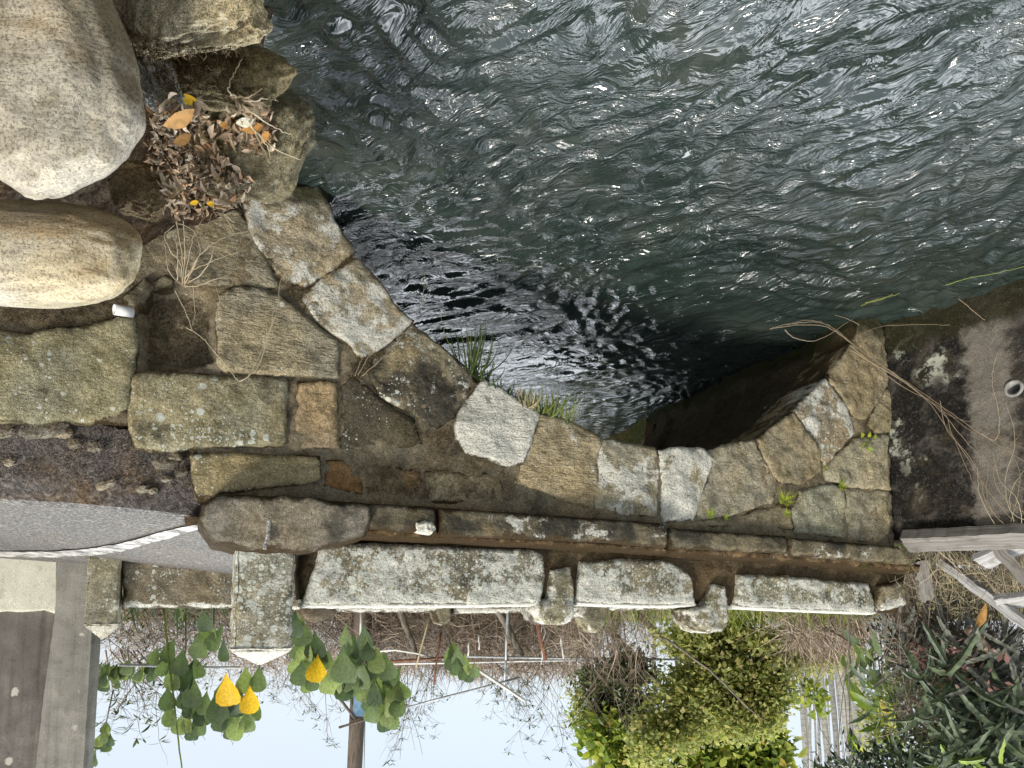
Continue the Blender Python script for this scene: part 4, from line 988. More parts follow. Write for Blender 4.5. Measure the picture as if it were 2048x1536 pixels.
# ---- dead leaves
LIT = [(298, 240), (330, 200), (372, 188), (408, 205), (430, 250), (458, 246), (476, 200), (520, 196), (548, 225), (552, 275), (530, 305), (498, 300), (470, 292), (440, 300), (470, 335), (505, 352), (492, 392), (430, 420), (345, 432), (325, 410), (332, 372), (300, 345), (288, 300)]
mb = MB(); k = 0; litpoly = [(float(a), float(b)) for a, b in LIT]
while k < 1250:
    x, y = U(285, 555), U(185, 435)
    if not inside(np.array([[x, y]]), litpoly)[0]: continue
    k += 1
    p, n = cast(BANK, x, y)
    if p is None: continue
    if n.z < 0: n = -n
    p = p + n * U(.003, .032) + Vector((0, 0, .005)) - ray(x, y).normalized() * U(0, .02); L = U(.024, .052)
    nr = (n + rvec(.55)).normalized(); d = rvec(); d = d - nr * d.dot(nr)
    leaf(mb, p - d.normalized() * L * .5, d, nr, L, L * U(.26, .5), EL, U(.3, 1.9), U(-.7, .8), U(-2.2, 2.2))
tag(mb.build('leaf_litter', DEAD), 'drift of curled grey brown dead leaves heaped on the rock by the water', 'fallen leaves', kind='stuff')
special = [(352, 216, 58, ORANGE, 'large orange dead leaf at the top of the drift against the white concrete', 40), (372, 196, 34, YELLOW, 'yellow and brown curled leaf behind the large orange one', 0), (360, 267, 52, ORANGE, 'long flat orange brown leaf lying below the large orange leaf', 5), (458, 252, 34, ORANGE, 'pale orange leaf with two small holes in the middle of the drift', 10),
           (505, 252, 44, ORANGE, 'narrow orange leaf pointing at the water on the rock edge', 15), (532, 268, 26, ORANGE, 'small bright orange leaf nearest the water', 60), (432, 348, 26, ORANGE, 'square looking brown orange leaf on bare rock low in the drift', 80), (418, 398, 28, YELLOW, 'bright yellow leaf at the lower edge of the drift', -20), (385, 396, 26, YELLOW, 'dull yellow leaf beside the bright yellow one', 0), (492, 225, 36, None, 'whitish dead leaf among dry grass stalks on the rock', 30)]
PALEM = leaf_mat('pale_leaf', [(0, (.42, .42, .33)), (1, (.50, .50, .40))], .6, .1, .2)
for (x, y, s, m_, lab, ang) in special:
    p, n = cast(BANK, x, y)
    if p is None: continue
    if n.z < 0: n = -n
    p = p + n * .02 + Vector((0, 0, .01)) - ray(x, y).normalized() * .07; L = pxl(s, 3.0) * .8; mb = MB()
    d = Vector((-math.cos(R(ang)), 0, -math.sin(R(ang)))) ; nr = (n - ray(x, y).normalized() * .9 + rvec(.12)).normalized(); d = d - nr * d.dot(nr)
    leaf(mb, p - d.normalized() * L * .5, d, nr, L, L * .55, EL, .25, .12, .3)
    tag(mb.build('fallen_leaf', m_ or PALEM, origin=p), lab, 'fallen leaf', 'bright leaves in the drift')

# ---- dry stalks
def stalks(name, lines, tree_or_plane, r, label, cat, mat=STRAW, grp=None, taper=.5):
    mb = MB()
    for ln in lines:
        pts = [tree_or_plane(*q) for q in ln]
        # round the polyline off
        out = []
        for i in range(len(pts) - 1):
            p0, p1, p2, p3 = pts[max(i - 1, 0)], pts[i], pts[i + 1], pts[min(i + 2, len(pts) - 1)]
            for j in range(6):
                t = j / 6; out.append(.5 * ((2 * p1) + (p2 - p0) * t + (2 * p0 - 5 * p1 + 4 * p2 - p3) * t * t + (3 * p1 - p0 - 3 * p2 + p3) * t ** 3))
        out.append(pts[-1]); K = len(out)
        out = [p + (rvec(.0018) if 0 < i_ < K - 1 else Vector()) for i_, p in enumerate(out)]
        mb.tube(out, [r * (1 - (1 - taper) * i / K) for i in range(K)], 4)
    return tag(mb.build(name, mat), label, cat, grp)
def facade_pt(x, y, n=.05): return hit(x, y, O0 + N * n, N)
L1 = [[(368, 572, .02), (366, 520, .08), (358, 470, .12), (352, 432, .14)], [(368, 572, .02), (370, 500, .1), (366, 440, .15)], [(368, 572, .02), (392, 515, .10), (415, 455, .14), (425, 425, .16)], [(370, 570, .02), (400, 510, .13), (440, 480, .16), (480, 465, .15), (545, 452, .14)],
      [(370, 572, .02), (420, 562, .09), (462, 545, .11), (478, 500, .10), (484, 460, .09)], [(368, 572, .02), (340, 545, .1), (332, 500, .1), (326, 480, .1)], [(368, 572, .02), (410, 540, .1), (428, 500, .14), (440, 480, .13), (470, 470, .10)], [(366, 570, .02), (362, 530, .06), (340, 500, .08), (330, 470, .07), (350, 450, .08)],
      [(368, 572, .03), (385, 540, .15), (400, 500, .2), (385, 460, .2), (350, 445, .2)], [(370, 574, .03), (400, 570, .1), (440, 556, .15), (476, 556, .12)], [(368, 571, .02), (376, 520, .12), (388, 470, .17), (410, 430, .16)], [(480, 430, .1), (470, 445, .12), (450, 430, .14), (432, 425, .14)], [(470, 470, .08), (455, 440, .12), (445, 425, .14)],
      [(368, 572, .02), (380, 545, .08), (430, 520, .12), (480, 500, .12), (510, 470, .1)], [(355, 560, .02), (355, 500, .05), (345, 470, .06)]]
stalks('dry_grass', L1, facade_pt, .0032, 'tuft of bleached dry grass fanning over the blocks under the leaf drift', 'dry grass')
L2 = [[(432, 575, .03), (440, 600, .05), (433, 640, .05), (436, 668, .05)], [(372, 655, .0), (400, 672, .05), (430, 705, .05), (470, 755, .05), (482, 762, .05), (505, 740, .05), (540, 660, .06), (556, 610, .06), (562, 560, .06), (590, 530, .05)], [(482, 762, .05), (440, 772, .05), (400, 780, .05)], [(482, 762, .05), (515, 735, .06), (540, 660, .07), (547, 620, .07)], [(350, 580, .03), (372, 625, .04), (385, 660, .02)], [(386, 565, .03), (390, 620, .03), (385, 650, .03)]]
stalks('dry_vine', L2, facade_pt, .0027, 'thin dry trailing stem looping over the rough block', 'vine')
L3 = [[(715, 750, .02), (750, 700, .05), (800, 670, .05), (824, 650, .03), (845, 600, .02), (850, 545, .02)], [(725, 752, .02), (770, 710, .05), (822, 650, .03)], [(710, 752, .02), (718, 730, .04), (728, 710, .05)]]
stalks('dry_vine', L3, facade_pt, .0016, 'thin dry stems in an arch joint, sticking out over the water', 'vine')
def bank_pt(x, y, up=.03):
    p, n = cast(BANK, x, y)
    return (p if p is not None else at_z(x, y, WZ + .1)) + Vector((0, 0, up)) - ray(x, y).normalized() * up
L4 = [[(478, 190, .02), (510, 225, .06), (550, 260, .07), (604, 298, .04)], [(478, 190, .02), (520, 198, .06), (556, 225, .06), (584, 254, .03)], [(482, 186, .02), (505, 172, .05), (530, 166, .05), (562, 190, .03)], [(474, 182, .02), (460, 150, .05), (468, 118, .05), (485, 100, .03)], [(480, 192, .02), (515, 245, .05), (540, 305, .04)], [(485, 195, .02), (500, 215, .05), (535, 265, .05), (541, 303, .03)], [(470, 182, .02), (500, 163, .05), (525, 158, .03)]]
stalks('dry_grass', L4, bank_pt, .003, 'few pale dry grass stalks leaning out over the water from the leafy rock', 'dry grass')
L5 = [[(395, 430, .02), (430, 400, .05), (470, 385, .06)], [(430, 425, .02), (455, 395, .05), (490, 375, .04)], [(440, 425, .02), (470, 400, .05), (478, 420, .03)]]
stalks('dry_grass', L5, bank_pt, .0018, 'short dry stalks at the lower edge of the leaf drift', 'dry grass')
def right_pt(x, y, n=.05): return facade_pt(x, y, n) if x < 1786 else hit(x, y, Vector((Wc.x, Wc.y, 0)) + Wn * n, Wn)
L6 = [[(1545, 655, .25), (1600, 645, .25), (1650, 648, .2), (1700, 682, .1), (1740, 712, .06), (1800, 755, .06), (1880, 810, .08), (1950, 860, .08), (2060, 930, .06)],
      [(1540, 658, .25), (1600, 650, .25), (1655, 655, .2), (1705, 688, .1), (1780, 742, .06), (1870, 812, .08), (1930, 880, .08), (1985, 935, .06), (2060, 985, .06)],
      [(1560, 655, .25), (1615, 640, .25), (1665, 655, .2), (1720, 700, .1), (1800, 758, .06), (1900, 830, .08), (1960, 850, .08), (2060, 905, .05)],
      [(1570, 660, .25), (1590, 676, .2), (1625, 682, .2), (1660, 668, .2), (1690, 648, .18), (1705, 638, .15)], [(1700, 690, .1), (1800, 770, .06), (1880, 815, .08), (1905, 870, .08), (1935, 940, .08), (1960, 990, .06), (2000, 1035, .05)],
      [(1880, 800, .08), (1895, 860, .08), (1950, 930, .07), (1975, 1010, .06), (2010, 1050, .04)], [(1705, 682, .05), (1740, 660, .06), (1790, 650, .06), (1900, 650, .03)], [(1885, 815, .06), (1940, 860, .06), (2010, 880, .05), (2060, 890, .05)], [(1960, 865, .05), (1990, 880, .06), (2000, 840, .06), (1985, 760, .06), (1995, 700, .04)],
      [(1720, 650, .04), (1700, 640, .1), (1670, 630, .15)], [(1890, 590, .02), (1920, 600, .05), (1950, 625, .05), (1970, 640, .03)], [(1700, 700, .06), (1830, 780, .05), (1890, 850, .06), (1990, 1000, .06), (2040, 1050, .04)]]
stalks('dead_vine', L6, right_pt, .0030, 'bundle of long dead vines trailing down the stained side wall across the arch corner', 'vine', VINEM)
L7 = [[(1990, 1050, .05), (1960, 990, .10), (1955, 930, .10)], [(2010, 1052, .05), (1975, 1000, .1), (1978, 920, .1)], [(2030, 1052, .05), (2020, 990, .1), (2048, 940, .1)], [(2045, 1055, .05), (2035, 1000, .12), (2000, 960, .12), (1985, 900, .1)], [(2050, 1040, .05), (2020, 1020, .1), (2010, 960, .1), (2030, 880, .1), (2010, 800, .1)], [(2020, 1050, .05), (2040, 960, .1), (2020, 900, .1), (1990, 870, .08)], [(2055, 1030, .05), (2000, 985, .1), (1990, 930, .12), (2040, 870, .1)]]
stalks('dead_vine', L7, right_pt, .0026, 'pale dry roots curling over the top of the side wall at the timber', 'vine', STRAW)
stalks('water_weed', [[(1890, 570, .0), (1940, 556, .0), (2000, 545, .0), (2060, 530, .0)]], lambda x, y, n: at_z(x, y, WZ + .03), .0042, 'long yellow green strand of weed drifting along the side wall', 'water weed', LGRASS)
stalks('water_weed', [[(1722, 612, .0), (1750, 600, .0), (1790, 590, .0), (1800, 586, 0)], [(1730, 606, .0), (1760, 600, .0), (1785, 588, .0)]], lambda x, y, n: at_z(x, y, WZ + .03), .0042, 'short green weed streaming from the arch corner', 'water weed', LGRASS)

# ---- ferns in the joints
def fern(px, py, size, nfr, seed, label, mat=LIME, spread=1.0):
    r = random.Random(seed); mb = MB(); c = facade_pt(px, py, .03)
    for i in range(nfr):
        a = 2 * math.pi * i / nfr + r.uniform(-.4, .4); d = (B * math.cos(a) * spread + UP * (math.sin(a)) + N * r.uniform(.5, 1.1)).normalized()
        L = size * r.uniform(.6, 1.1); pts = [c + d * (L * t) - UP * (.35 * L * t * t) for t in [0, .25, .5, .75, 1]]
        mb.tube(pts, [.0016, .0014, .0012, .001, .0006], 3, cap=False)
        for t in [.2, .32, .44, .56, .68, .8, .92]:
            q = c + d * (L * t) - UP * (.35 * L * t * t); sd = d.cross(N + rvec(.0) * .0 + UP * .2).normalized(); w = L * .30 * (1.1 - t)
            for s_ in (-1, 1): leaf(mb, q, sd * s_ + d * .7, N, w, w * .42, EL, .1, .2)
    return tag(mb.build('fern', mat, origin=c), label, 'fern', 'ferns rooted in the joints')
fern(1566, 1003, .115, 9, 1, 'bright lime fern in the joint below the wide green grey block, biggest of the ferns')
fern(1570, 1028, .06, 7, 11, 'small yellowish fern hanging right beside the biggest fern')
fern(1680, 973, .085, 10, 2, 'yellow green fern under the pale grey shoulder block')
fern(1418, 1032, .075, 8, 3, 'green narrow fern growing just below the ledge')
fern(1450, 1036, .045, 7, 4, 'tiny yellowed fern beside the green narrow fern')
fern(1650, 938, .04, 6, 5, 'tiny fern where the white spotted arch block ends')
mb = MB(); c = facade_pt(1735, 885, .02)
for q in [(1726, 874), (1737, 874), (1748, 878), (1742, 890), (1728, 892), (1735, 898)]:
    e = facade_pt(q[0], q[1], .06); twig(mb, c, e, .0015, .001, 0, 3, .02); leaf(mb, e, (e - c).normalized() * .5 - UP * .3 + B * U(-.4, .4), N + UP * .4, .045, .04, OV, .15, .1)
tag(mb.build('seedling', LIME, origin=c), 'little round leaved seedling on the pale grey shoulder block', 'seedling')

# ---- strap leaved grass hanging from the soffit
def hang_grass(name, bases, mat, label, lmin, lmax, count, w, seed, nn=(-.10, .015), down=1.0):
    r = random.Random(seed); mb = MB()
    for i in range(count):
        f = r.random() * (len(bases) - 1); k_ = int(f); a, b = bases[k_], bases[min(k_ + 1, len(bases) - 1)]; x = a[0] + (b[0] - a[0]) * (f - k_); y = a[1] + (b[1] - a[1]) * (f - k_)
        n = r.uniform(*nn); c = facade_pt(x, y + 6, 0.0) + N * n; L = r.uniform(lmin, lmax) * (a[2] + (b[2] - a[2]) * (f - k_))
        d0 = (B * r.gauss(.0, .55) + N * r.uniform(-.1, .55) + UP * r.uniform(-.9, .0)).normalized(); pts = []
        side = d0.cross(UP); side = side.normalized() if side.length > .01 else B
        side = (side * math.cos(1.2) + N * .8).normalized()
        vs = []; K = 7; p = Vector(c); d = Vector(d0)
        for j in range(K):
            t = j / (K - 1); ww = w * (1 - t ** 2.2) * .5 + .0006
            sd = d.cross(N + B * .2).normalized(); vs += [p - sd * ww, p + sd * ww]
            p = p + d * (L / K); d = (d - UP * (.32 * down) + rvec(.06)).normalized()
        mb.add(vs, [(2 * j, 2 * j + 1, 2 * j + 3, 2 * j + 2) for j in range(K - 1)])
    return tag(mb.build(name, mat), label, 'grass', 'grass hanging from the arch')
hang_grass('grass_tuft', [(938, 742, 1.5), (955, 752, 1.4), (975, 768, .5)], GRASS, 'tall dark grass tuft drooping from the arch edge, highest up the curve', .20, .32, 50, .009, 1)
hang_grass('grass_tuft', [(965, 760, .7), (1015, 790, .8), (1060, 818, .8)], GRASS, 'short dark fringe of grass along the arch edge between two tufts', .10, .19, 80, .008, 2)
hang_grass('grass_tuft', [(1040, 808, .7), (1062, 820, .9)], STRAW, 'withered brown clump of grass in the middle of the fringe', .10, .26, 110, .008, 3)
hang_grass('grass_tuft', [(1072, 826, .9), (1100, 835, 1.1), (1135, 845, .9)], LGRASS, 'bright green grass tuft with long arching blades near the crown', .16, .30, 60, .011, 4)
# grass-like moss threads in the wide joints
def fuzz(name, poly, cnt, lens, mat, label, cat, n0=.0, r=.0011, seed=1, stuff=True, tree=None):
    rr = random.Random(seed); mb = MB(); pl = [(float(a), float(b)) for a, b in poly]; xs = [p[0] for p in pl]; ys = [p[1] for p in pl]; k = 0
    while k < cnt:
        x, y = rr.uniform(min(xs), max(xs)), rr.uniform(min(ys), max(ys))
        if not inside(np.array([[x, y]]), pl)[0]: continue
        k += 1
        if tree is None: c = facade_pt(x, y, n0); nr = N
        else:
            c, nr = cast(tree, x, y)
            if c is None: continue
            if nr.dot(ray(x, y)) > 0: nr = -nr
        L = rr.uniform(*lens); d = (nr * rr.uniform(.2, 1) + rvec(.6)).normalized(); d2 = (d + rvec(.7) - UP * .2).normalized()
        mb.tube([c, c + d * L * .5, c + d * L * .5 + d2 * L * .5], [r, r, r * .5], 3, cap=False)
    o = mb.build(name, mat)
    return tag(o, label, cat, kind='stuff' if stuff else None)
MOSSF = leaf_mat('moss_thread', [(0, (.05, .035, .018)), (.5, (.13, .09, .045)), (1, (.27, .21, .13))], .9, .1, .05)
fuzz('moss_growth', [(850, 890), (900, 850), (925, 900), (1000, 930), (1040, 960), (1020, 1005), (880, 1000), (730, 985), (720, 930), (840, 925)], 1500, (.015, .055), MOSSF, 'dry brown moss and grass matting the wall beside the white arch block', 'moss', .005, seed=1)
fuzz('moss_growth', [(718, 716), (750, 712), (820, 655), (826, 665), (780, 705), (740, 750), (715, 760), (690, 760)], 500, (.012, .04), MOSSF, 'brown moss in the joint between two arch blocks', 'moss', .0, seed=2)
fuzz('moss_growth', [(640, 560), (655, 545), (706, 506), (712, 520), (670, 545), (645, 565), (612, 600), (640, 640), (690, 690), (680, 690), (600, 610), (560, 570), (500, 460), (520, 470), (570, 560), (612, 574)], 800, (.012, .035), MOSSF, 'brown moss lining the joints round the lowest arch blocks', 'moss', -.005, seed=3)
fuzz('moss_growth', [(285, 585), (428, 576), (428, 720), (285, 735)], 1600, (.01, .03), MOSSF, 'brown moss filling the hollow of the lost block', 'moss', -.10, seed=4)
fuzz('moss_growth', [(660, 760), (700, 750), (760, 800), (870, 870), (900, 840), (940, 760), (950, 770), (930, 820), (900, 890), (850, 895), (740, 800), (690, 770)], 500, (.012, .04), MOSSF, 'brown moss along the joint of the black wedge block', 'moss', .0, seed=5)
fuzz('moss_growth', [(1570, 985), (1600, 965), (1655, 945), (1700, 880), (1712, 862), (1718, 868), (1660, 950), (1610, 985), (1590, 1010), (1480, 1035), (1500, 1020), (1560, 1005)], 420, (.01, .035), MOSSF, 'rusty brown moss in the joint over the spotted arch block', 'moss', .0, seed=6)
GREYF = leaf_mat('grey_moss_thread', [(0, (.06, .05, .045)), (.5, (.21, .18, .16)), (1, (.42, .38, .34))], .9, .1, .05)
fuzz('shoulder_moss', [(-20, 840), (60, 845), (170, 850), (265, 830), (290, 900), (380, 915), (392, 975), (250, 975), (120, 965), (-20, 955)], 7000, (.006, .030), GREYF, 'dark grey lumpy moss and dead grass between the blocks and the road', 'moss', seed=7, r=.0009, tree=SHOULDER)
fuzz('bank_moss', [(-20, 610), (100, 615), (230, 600), (270, 580), (275, 635), (180, 655), (-20, 650)], 900, (.01, .03), MOSSF, 'brown matted moss on the soil under the smaller boulder', 'moss', .01, seed=8)
fuzz('bank_moss', [(150, 0), (330, 90), (480, 90), (500, 130), (470, 190), (330, 185), (250, 90)], 1500, (.008, .03), MOSSF, 'short brown moss on the low rock by the water', 'moss', seed=9, tree=BANK)
# ------------------------------------------------------------------ beyond the bridge
# ---- gate pillar and wall at the road side
cw = empty('gate_pillar', on_road(150, 1122), 'tall grey concrete gate pillar with white lichen discs beside the parapet end', 'pillar')
PILL = concrete('pillar_concrete', (.20, .19, .165), (.31, .295, .26), .35); 
pb0 = on_road(113, 1121); pb1 = on_road(178, 1130)
yp = (pb0.y + pb1.y) / 2
pn = (ray(150, 1120)); 
def pil(px, py, dy=0): return at(px, py, yp + dy)
mb = MB(); rows = []
prof = [(1098, 114, 192), (1240, 104, 188), (1400, 82, 178), (1540, 66, 170), (1760, 36, 160)]
for (py, xl, xr) in prof:
    a = pil(xl, py); b = pil(xr, py); wv = (b - a); ch = .03
    dv = Vector((0, .12, 0)); rows.append([a + Vector((0, ch, 0)), a - (a - b).normalized() * ch * .8, b - (b - a).normalized() * ch * .5, b + Vector((0, ch, 0)), b + dv, a + dv])
rr = []
for i in range(len(rows) - 1):
    for j in range(10): rr.append([p.lerp(q, j / 10) + rvec(.0012) for p, q in zip(rows[i], rows[i + 1])])
rr.append(rows[-1]); vs = [p for r_ in rr for p in r_]; K = 6
mb.add(vs, [(i * K + j, i * K + (j + 1) % K, (i + 1) * K + (j + 1) % K, (i + 1) * K + j) for i in range(len(rr) - 1) for j in range(K)])
mb.add(rr[-1], [(0, 1, 2, 3, 4, 5)])
mb.build('shaft', PILL, cw, smooth=False)
gw = empty('gate_wall', on_road(50, 1116), 'dark stained concrete wall with a cream painted foot, left of the gate pillar', 'wall')
DARKC = concrete('dark_concrete', (.115, .105, .092), (.20, .185, .165), .55); CREAM = concrete('cream_paint', (.50, .49, .40), (.60, .58, .48), .12, streak=False)
def wallpatch(name, x0, x1, y0, y1, dy, mat, wob=0):
    mb = MB(); vs = []; nx, ny = 24, 24
    for j in range(ny + 1):
        for i in range(nx + 1):
            x = x0 + (x1 - x0) * i / nx; y = y0 + (y1 - y0) * j / ny
            if j == ny and wob: y += wob * fbm((x * .03, 1, 1), 4)
            p = pil(x, y, dy); vs.append(p + Vector((0, .004 * fbm(p * 5, 3), 0)))
    for j in range(ny + 1):
        for i in range(nx + 1): vs.append(vs[j * (nx + 1) + i] + Vector((0, .10, 0)))
    q = (nx + 1) * (ny + 1); fs = [(j * (nx + 1) + i, j * (nx + 1) + i + 1, (j + 1) * (nx + 1) + i + 1, (j + 1) * (nx + 1) + i) for j in range(ny) for i in range(nx)]
    fs += [(ny * (nx + 1) + i, ny * (nx + 1) + i + 1, q + ny * (nx + 1) + i + 1, q + ny * (nx + 1) + i) for i in range(nx)]
    mb.add(vs, fs); return mb.build(name, mat, gw)
wallpatch('wall_panel', -500, 112, 1090, 1800, .10, DARKC); wallpatch('painted_base', -500, 112, 1092, 1223, .06, CREAM, 10)

# ---- timber lying on top of the side wall
OLDW = wood('silvered_wood', (.20, .19, .175), (.43, .42, .40), 0); BROWNW = wood('brown_grey_wood', (.12, .108, .093), (.24, .222, .198), 0)
def plank(p0, p1, w, th, mat, label, face=None, name='plank', grp='old timbers on the side wall'):
    p0, p1 = Vector(p0), Vector(p1); d = (p1 - p0).normalized(); f = Vector(face or (0, -.75, .66)); f = (f - d * f.dot(d)).normalized(); s_ = d.cross(f)
    mb = MB(); K = 26; vs = []; uv = []
    for i in range(K + 1):
        t = i / K; c = p0.lerp(p1, t); e = fbm((t * 9, th * 90, w * 70), 3) * .012; e2 = fbm((t * 9, 5 + th * 90, w * 70), 3) * .012
        if i in (0, K): c = c + d * 0
        J = 6
        top = [(c - s_ * (w / 2 + e2) + s_ * ((w + e + e2) * j / J) + f * (th / 2 + .003 * fbm((t * 4, j * 1.1, 2), 3))) + (d * .02 * fbm((j * 2.1, i, 3), 2) if i in (0, K) else Vector()) for j in range(J + 1)]
        bot = [c + s_ * (w / 2 + e) - f * th / 2, c - s_ * (w / 2 + e2) - f * th / 2]
        vs += top + bot; uv += [(t * (p1 - p0).length, (j / J - .5) * w, th / 2) for j in range(J + 1)] + [(t * (p1 - p0).length, w / 2, -th / 2), (t * (p1 - p0).length, -w / 2, -th / 2)]
    n_ = 9
    fs = [(i * n_ + j, i * n_ + (j + 1) % n_, (i + 1) * n_ + (j + 1) % n_, (i + 1) * n_ + j) for i in range(K) for j in range(n_)]
    fs += [tuple(range(n_)), tuple(K * n_ + j for j in range(n_ - 1, -1, -1))]
    mb.add(vs, fs); o = mb.build(name, mat, origin=(p0 + p1) / 2, smooth=False)
    a = o.data.attributes.new('u', 'FLOAT_VECTOR', 'POINT'); a.data.foreach_set('vector', [c for q in uv for c in q])
    return tag(o, label, 'plank', grp)
def wtop(px, py, n=-.05, dz=0): return hit(px, py, Vector((Wc.x, Wc.y, 0)) + Wn * n, Wn) + Vector((0, 0, dz))
plank(wtop(1812, 1083, .02), wtop(2090, 1070, .02), .17, .09, BROWNW, 'heavy brown grey beam lying along the top of the stained side wall')
plank(wtop(1960, 1125, -.15), wtop(2120, 1050, -.10), .17, .045, OLDW, 'wide pale board with a dark slit, slanting across the timbers')
plank(wtop(1882, 1123, -.45), wtop(2110, 1290, -.30), .075, .05, OLDW, 'long thin silvered batten slanting across the weeds')
plank(wtop(1970, 1070, -.05), wtop(2080, 1195, -.15), .075, .05, BROWNW, 'shorter grey brown batten laid across the wide board')
plank(wtop(1995, 1205, -.35), wtop(2120, 1190, -.35), .14, .05, OLDW, 'bleached plank end resting under the long thin batten')
# weathered stake standing against the bridge end
plank(at(1842, 1120, 5.85), at(1853, 1200, 5.95), .10, .05, BROWNW, 'upright grey stake beside the end of the ledge', face=(.2, -1, .1))

# ---- coral-tree sprays hanging in front of the sky: heart leaves pointing down
def spray(name, y, leaves, stems, label, extra=None, jit=.03):
    root = empty(name, at(leaves[0][0], leaves[0][1], y), label, 'branch', 'leafy branches over the far parapet')
    mb = MB(); my = MB()
    for L_ in leaves:
        x, py, s = L_[:3]; tgt = my if len(L_) > 3 and L_[3] == 'y' else mb
        L = pxl(s, y) * 1.2; c = at(x, py, y) + Vector((0, -.16 if tgt is my else U(-.10, .10), 0))
        d = Vector((U(-.28, .28), U(-.35, .2), -1)); nr = Vector((U(-.45, .45), -1, U(.0, .8)))
        leaf(tgt, c - d.normalized() * L * .5, d, nr, L, L * U(.66, .80), OV, U(.2, .6), U(.05, .45), U(-.5, .5))
        p = c - d.normalized() * L * .5; twig(mb, p, p + Vector((U(-.03, .03), .03, .05)), .002, .002, 0, 2)
    mb.build('foliage', GREENL, root)
    if my.v: my.build('yellow_leaf', YELLOW, root)
    for s_ in stems:
        ms = MB(); ms.tube([at(a, b, y + .06) + rvec(.012) for a, b in s_], [.008 - .004 * i / len(s_) for i in range(len(s_))], 5); ms.build('stem', BARK, root)
    return root
def scatter(x0, x1, y0, y1, n, s0, s1): return [(U(x0, x1), U(y0, y1), U(s0, s1)) for _ in range(n)]
spray('leafy_branch', 7.25, [(345, 1300, 44), (368, 1322, 46), (350, 1352, 48), (372, 1352, 50), (340, 1395, 42), (362, 1392, 46), (390, 1384, 50), (378, 1412, 44), (348, 1428, 40), (372, 1440, 42), (400, 1425, 46), (412, 1404, 40), (352, 1452, 34), (376, 1464, 34), (396, 1450, 38), (330, 1330, 36), (320, 1310, 32), (405, 1290, 44), (420, 1262, 48), (438, 1275, 46), (440, 1298, 44), (415, 1240, 40), (385, 1335, 40)], [[(375, 1225), (372, 1290), (362, 1380), (372, 1470)], [(430, 1222), (425, 1300), (395, 1340)]], 'drooping branch of dark heart shaped leaves left of the tall pointed post')
spray('leafy_branch', 7.15, [(471, 1375, 54, 'y'), (512, 1395, 46, 'y'), (520, 1355, 46), (495, 1360, 44), (442, 1410, 52), (460, 1432, 56), (480, 1400, 56), (485, 1450, 46), (462, 1462, 30), (508, 1418, 40), (446, 1378, 36), (440, 1435, 44), (500, 1440, 38)], [[(530, 1335), (490, 1370), (470, 1470)]], 'light green branch with two yellow leaves hanging under the tall pointed post')
spray('leafy_branch', 7.3, [(642, 1335, 44, 'y'), (605, 1265, 46), (628, 1290, 48), (610, 1300, 44), (595, 1250, 44), (590, 1300, 34), (620, 1325, 44), (605, 1345, 42), (585, 1330, 36), (638, 1312, 36), (612, 1368, 30), (630, 1360, 34), (600, 1235, 36), (650, 1320, 34)], [[(585, 1240), (610, 1300), (650, 1360)]], 'branch with one bright yellow leaf just right of the tall pointed post')
spray('leafy_branch', 7.1, [(690, 1330, 56), (718, 1345, 58), (664, 1360, 50), (688, 1378, 40), (700, 1295, 42), (732, 1275, 44), (690, 1272, 38), (738, 1300, 36), (755, 1320, 44), (672, 1340, 46), (712, 1310, 36), (705, 1370, 36), (735, 1290, 34)], [[(650, 1262), (700, 1310), (690, 1390)]], 'pale broad leaved branch in front of the wooden utility pole')
spray('leafy_branch', 7.2, [(742, 1335, 42), (775, 1332, 46), (757, 1356, 46), (735, 1372, 42), (785, 1358, 42), (752, 1385, 46), (775, 1382, 44), (740, 1400, 42), (795, 1385, 40), (768, 1408, 44), (790, 1412, 42), (750, 1420, 40), (775, 1430, 36), (765, 1445, 36), (800, 1405, 44), (788, 1436, 38), (728, 1380, 40), (805, 1378, 36), (730, 1350, 36)], [[(730, 1320), (760, 1390), (775, 1450)]], 'dense stack of overlapping green leaves ending in a point by the pole')
spray('leafy_branch', 7.4, [(905, 1300, 36), (918, 1312, 36), (930, 1330, 34), (900, 1322, 30), (912, 1332, 28), (938, 1350, 26), (950, 1340, 26), (925, 1345, 24), (895, 1310, 26), (908, 1340, 22)], [[(898, 1275), (915, 1320), (935, 1355)]], 'small solitary green leaf cluster over the middle of the parapet')
spray('leafy_branch', 8.2, scatter(225, 330, 1325, 1352, 16, 18, 30) + scatter(200, 260, 1330, 1372, 14, 16, 26), [[(330, 1290), (260, 1330), (205, 1370)]], 'thin branch of small leaves next to the gate pillar')
spray('leafy_branch', 8.4, [(205, 1455, 22), (212, 1470, 26), (195, 1480, 24), (220, 1480, 22), (205, 1492, 24), (190, 1490, 18), (186, 1515, 26), (196, 1518, 20), (216, 1462, 20)], [[(228, 1380), (210, 1450), (205, 1500)]], 'lone sprig of dark leaves against the sky beside the gate pillar')
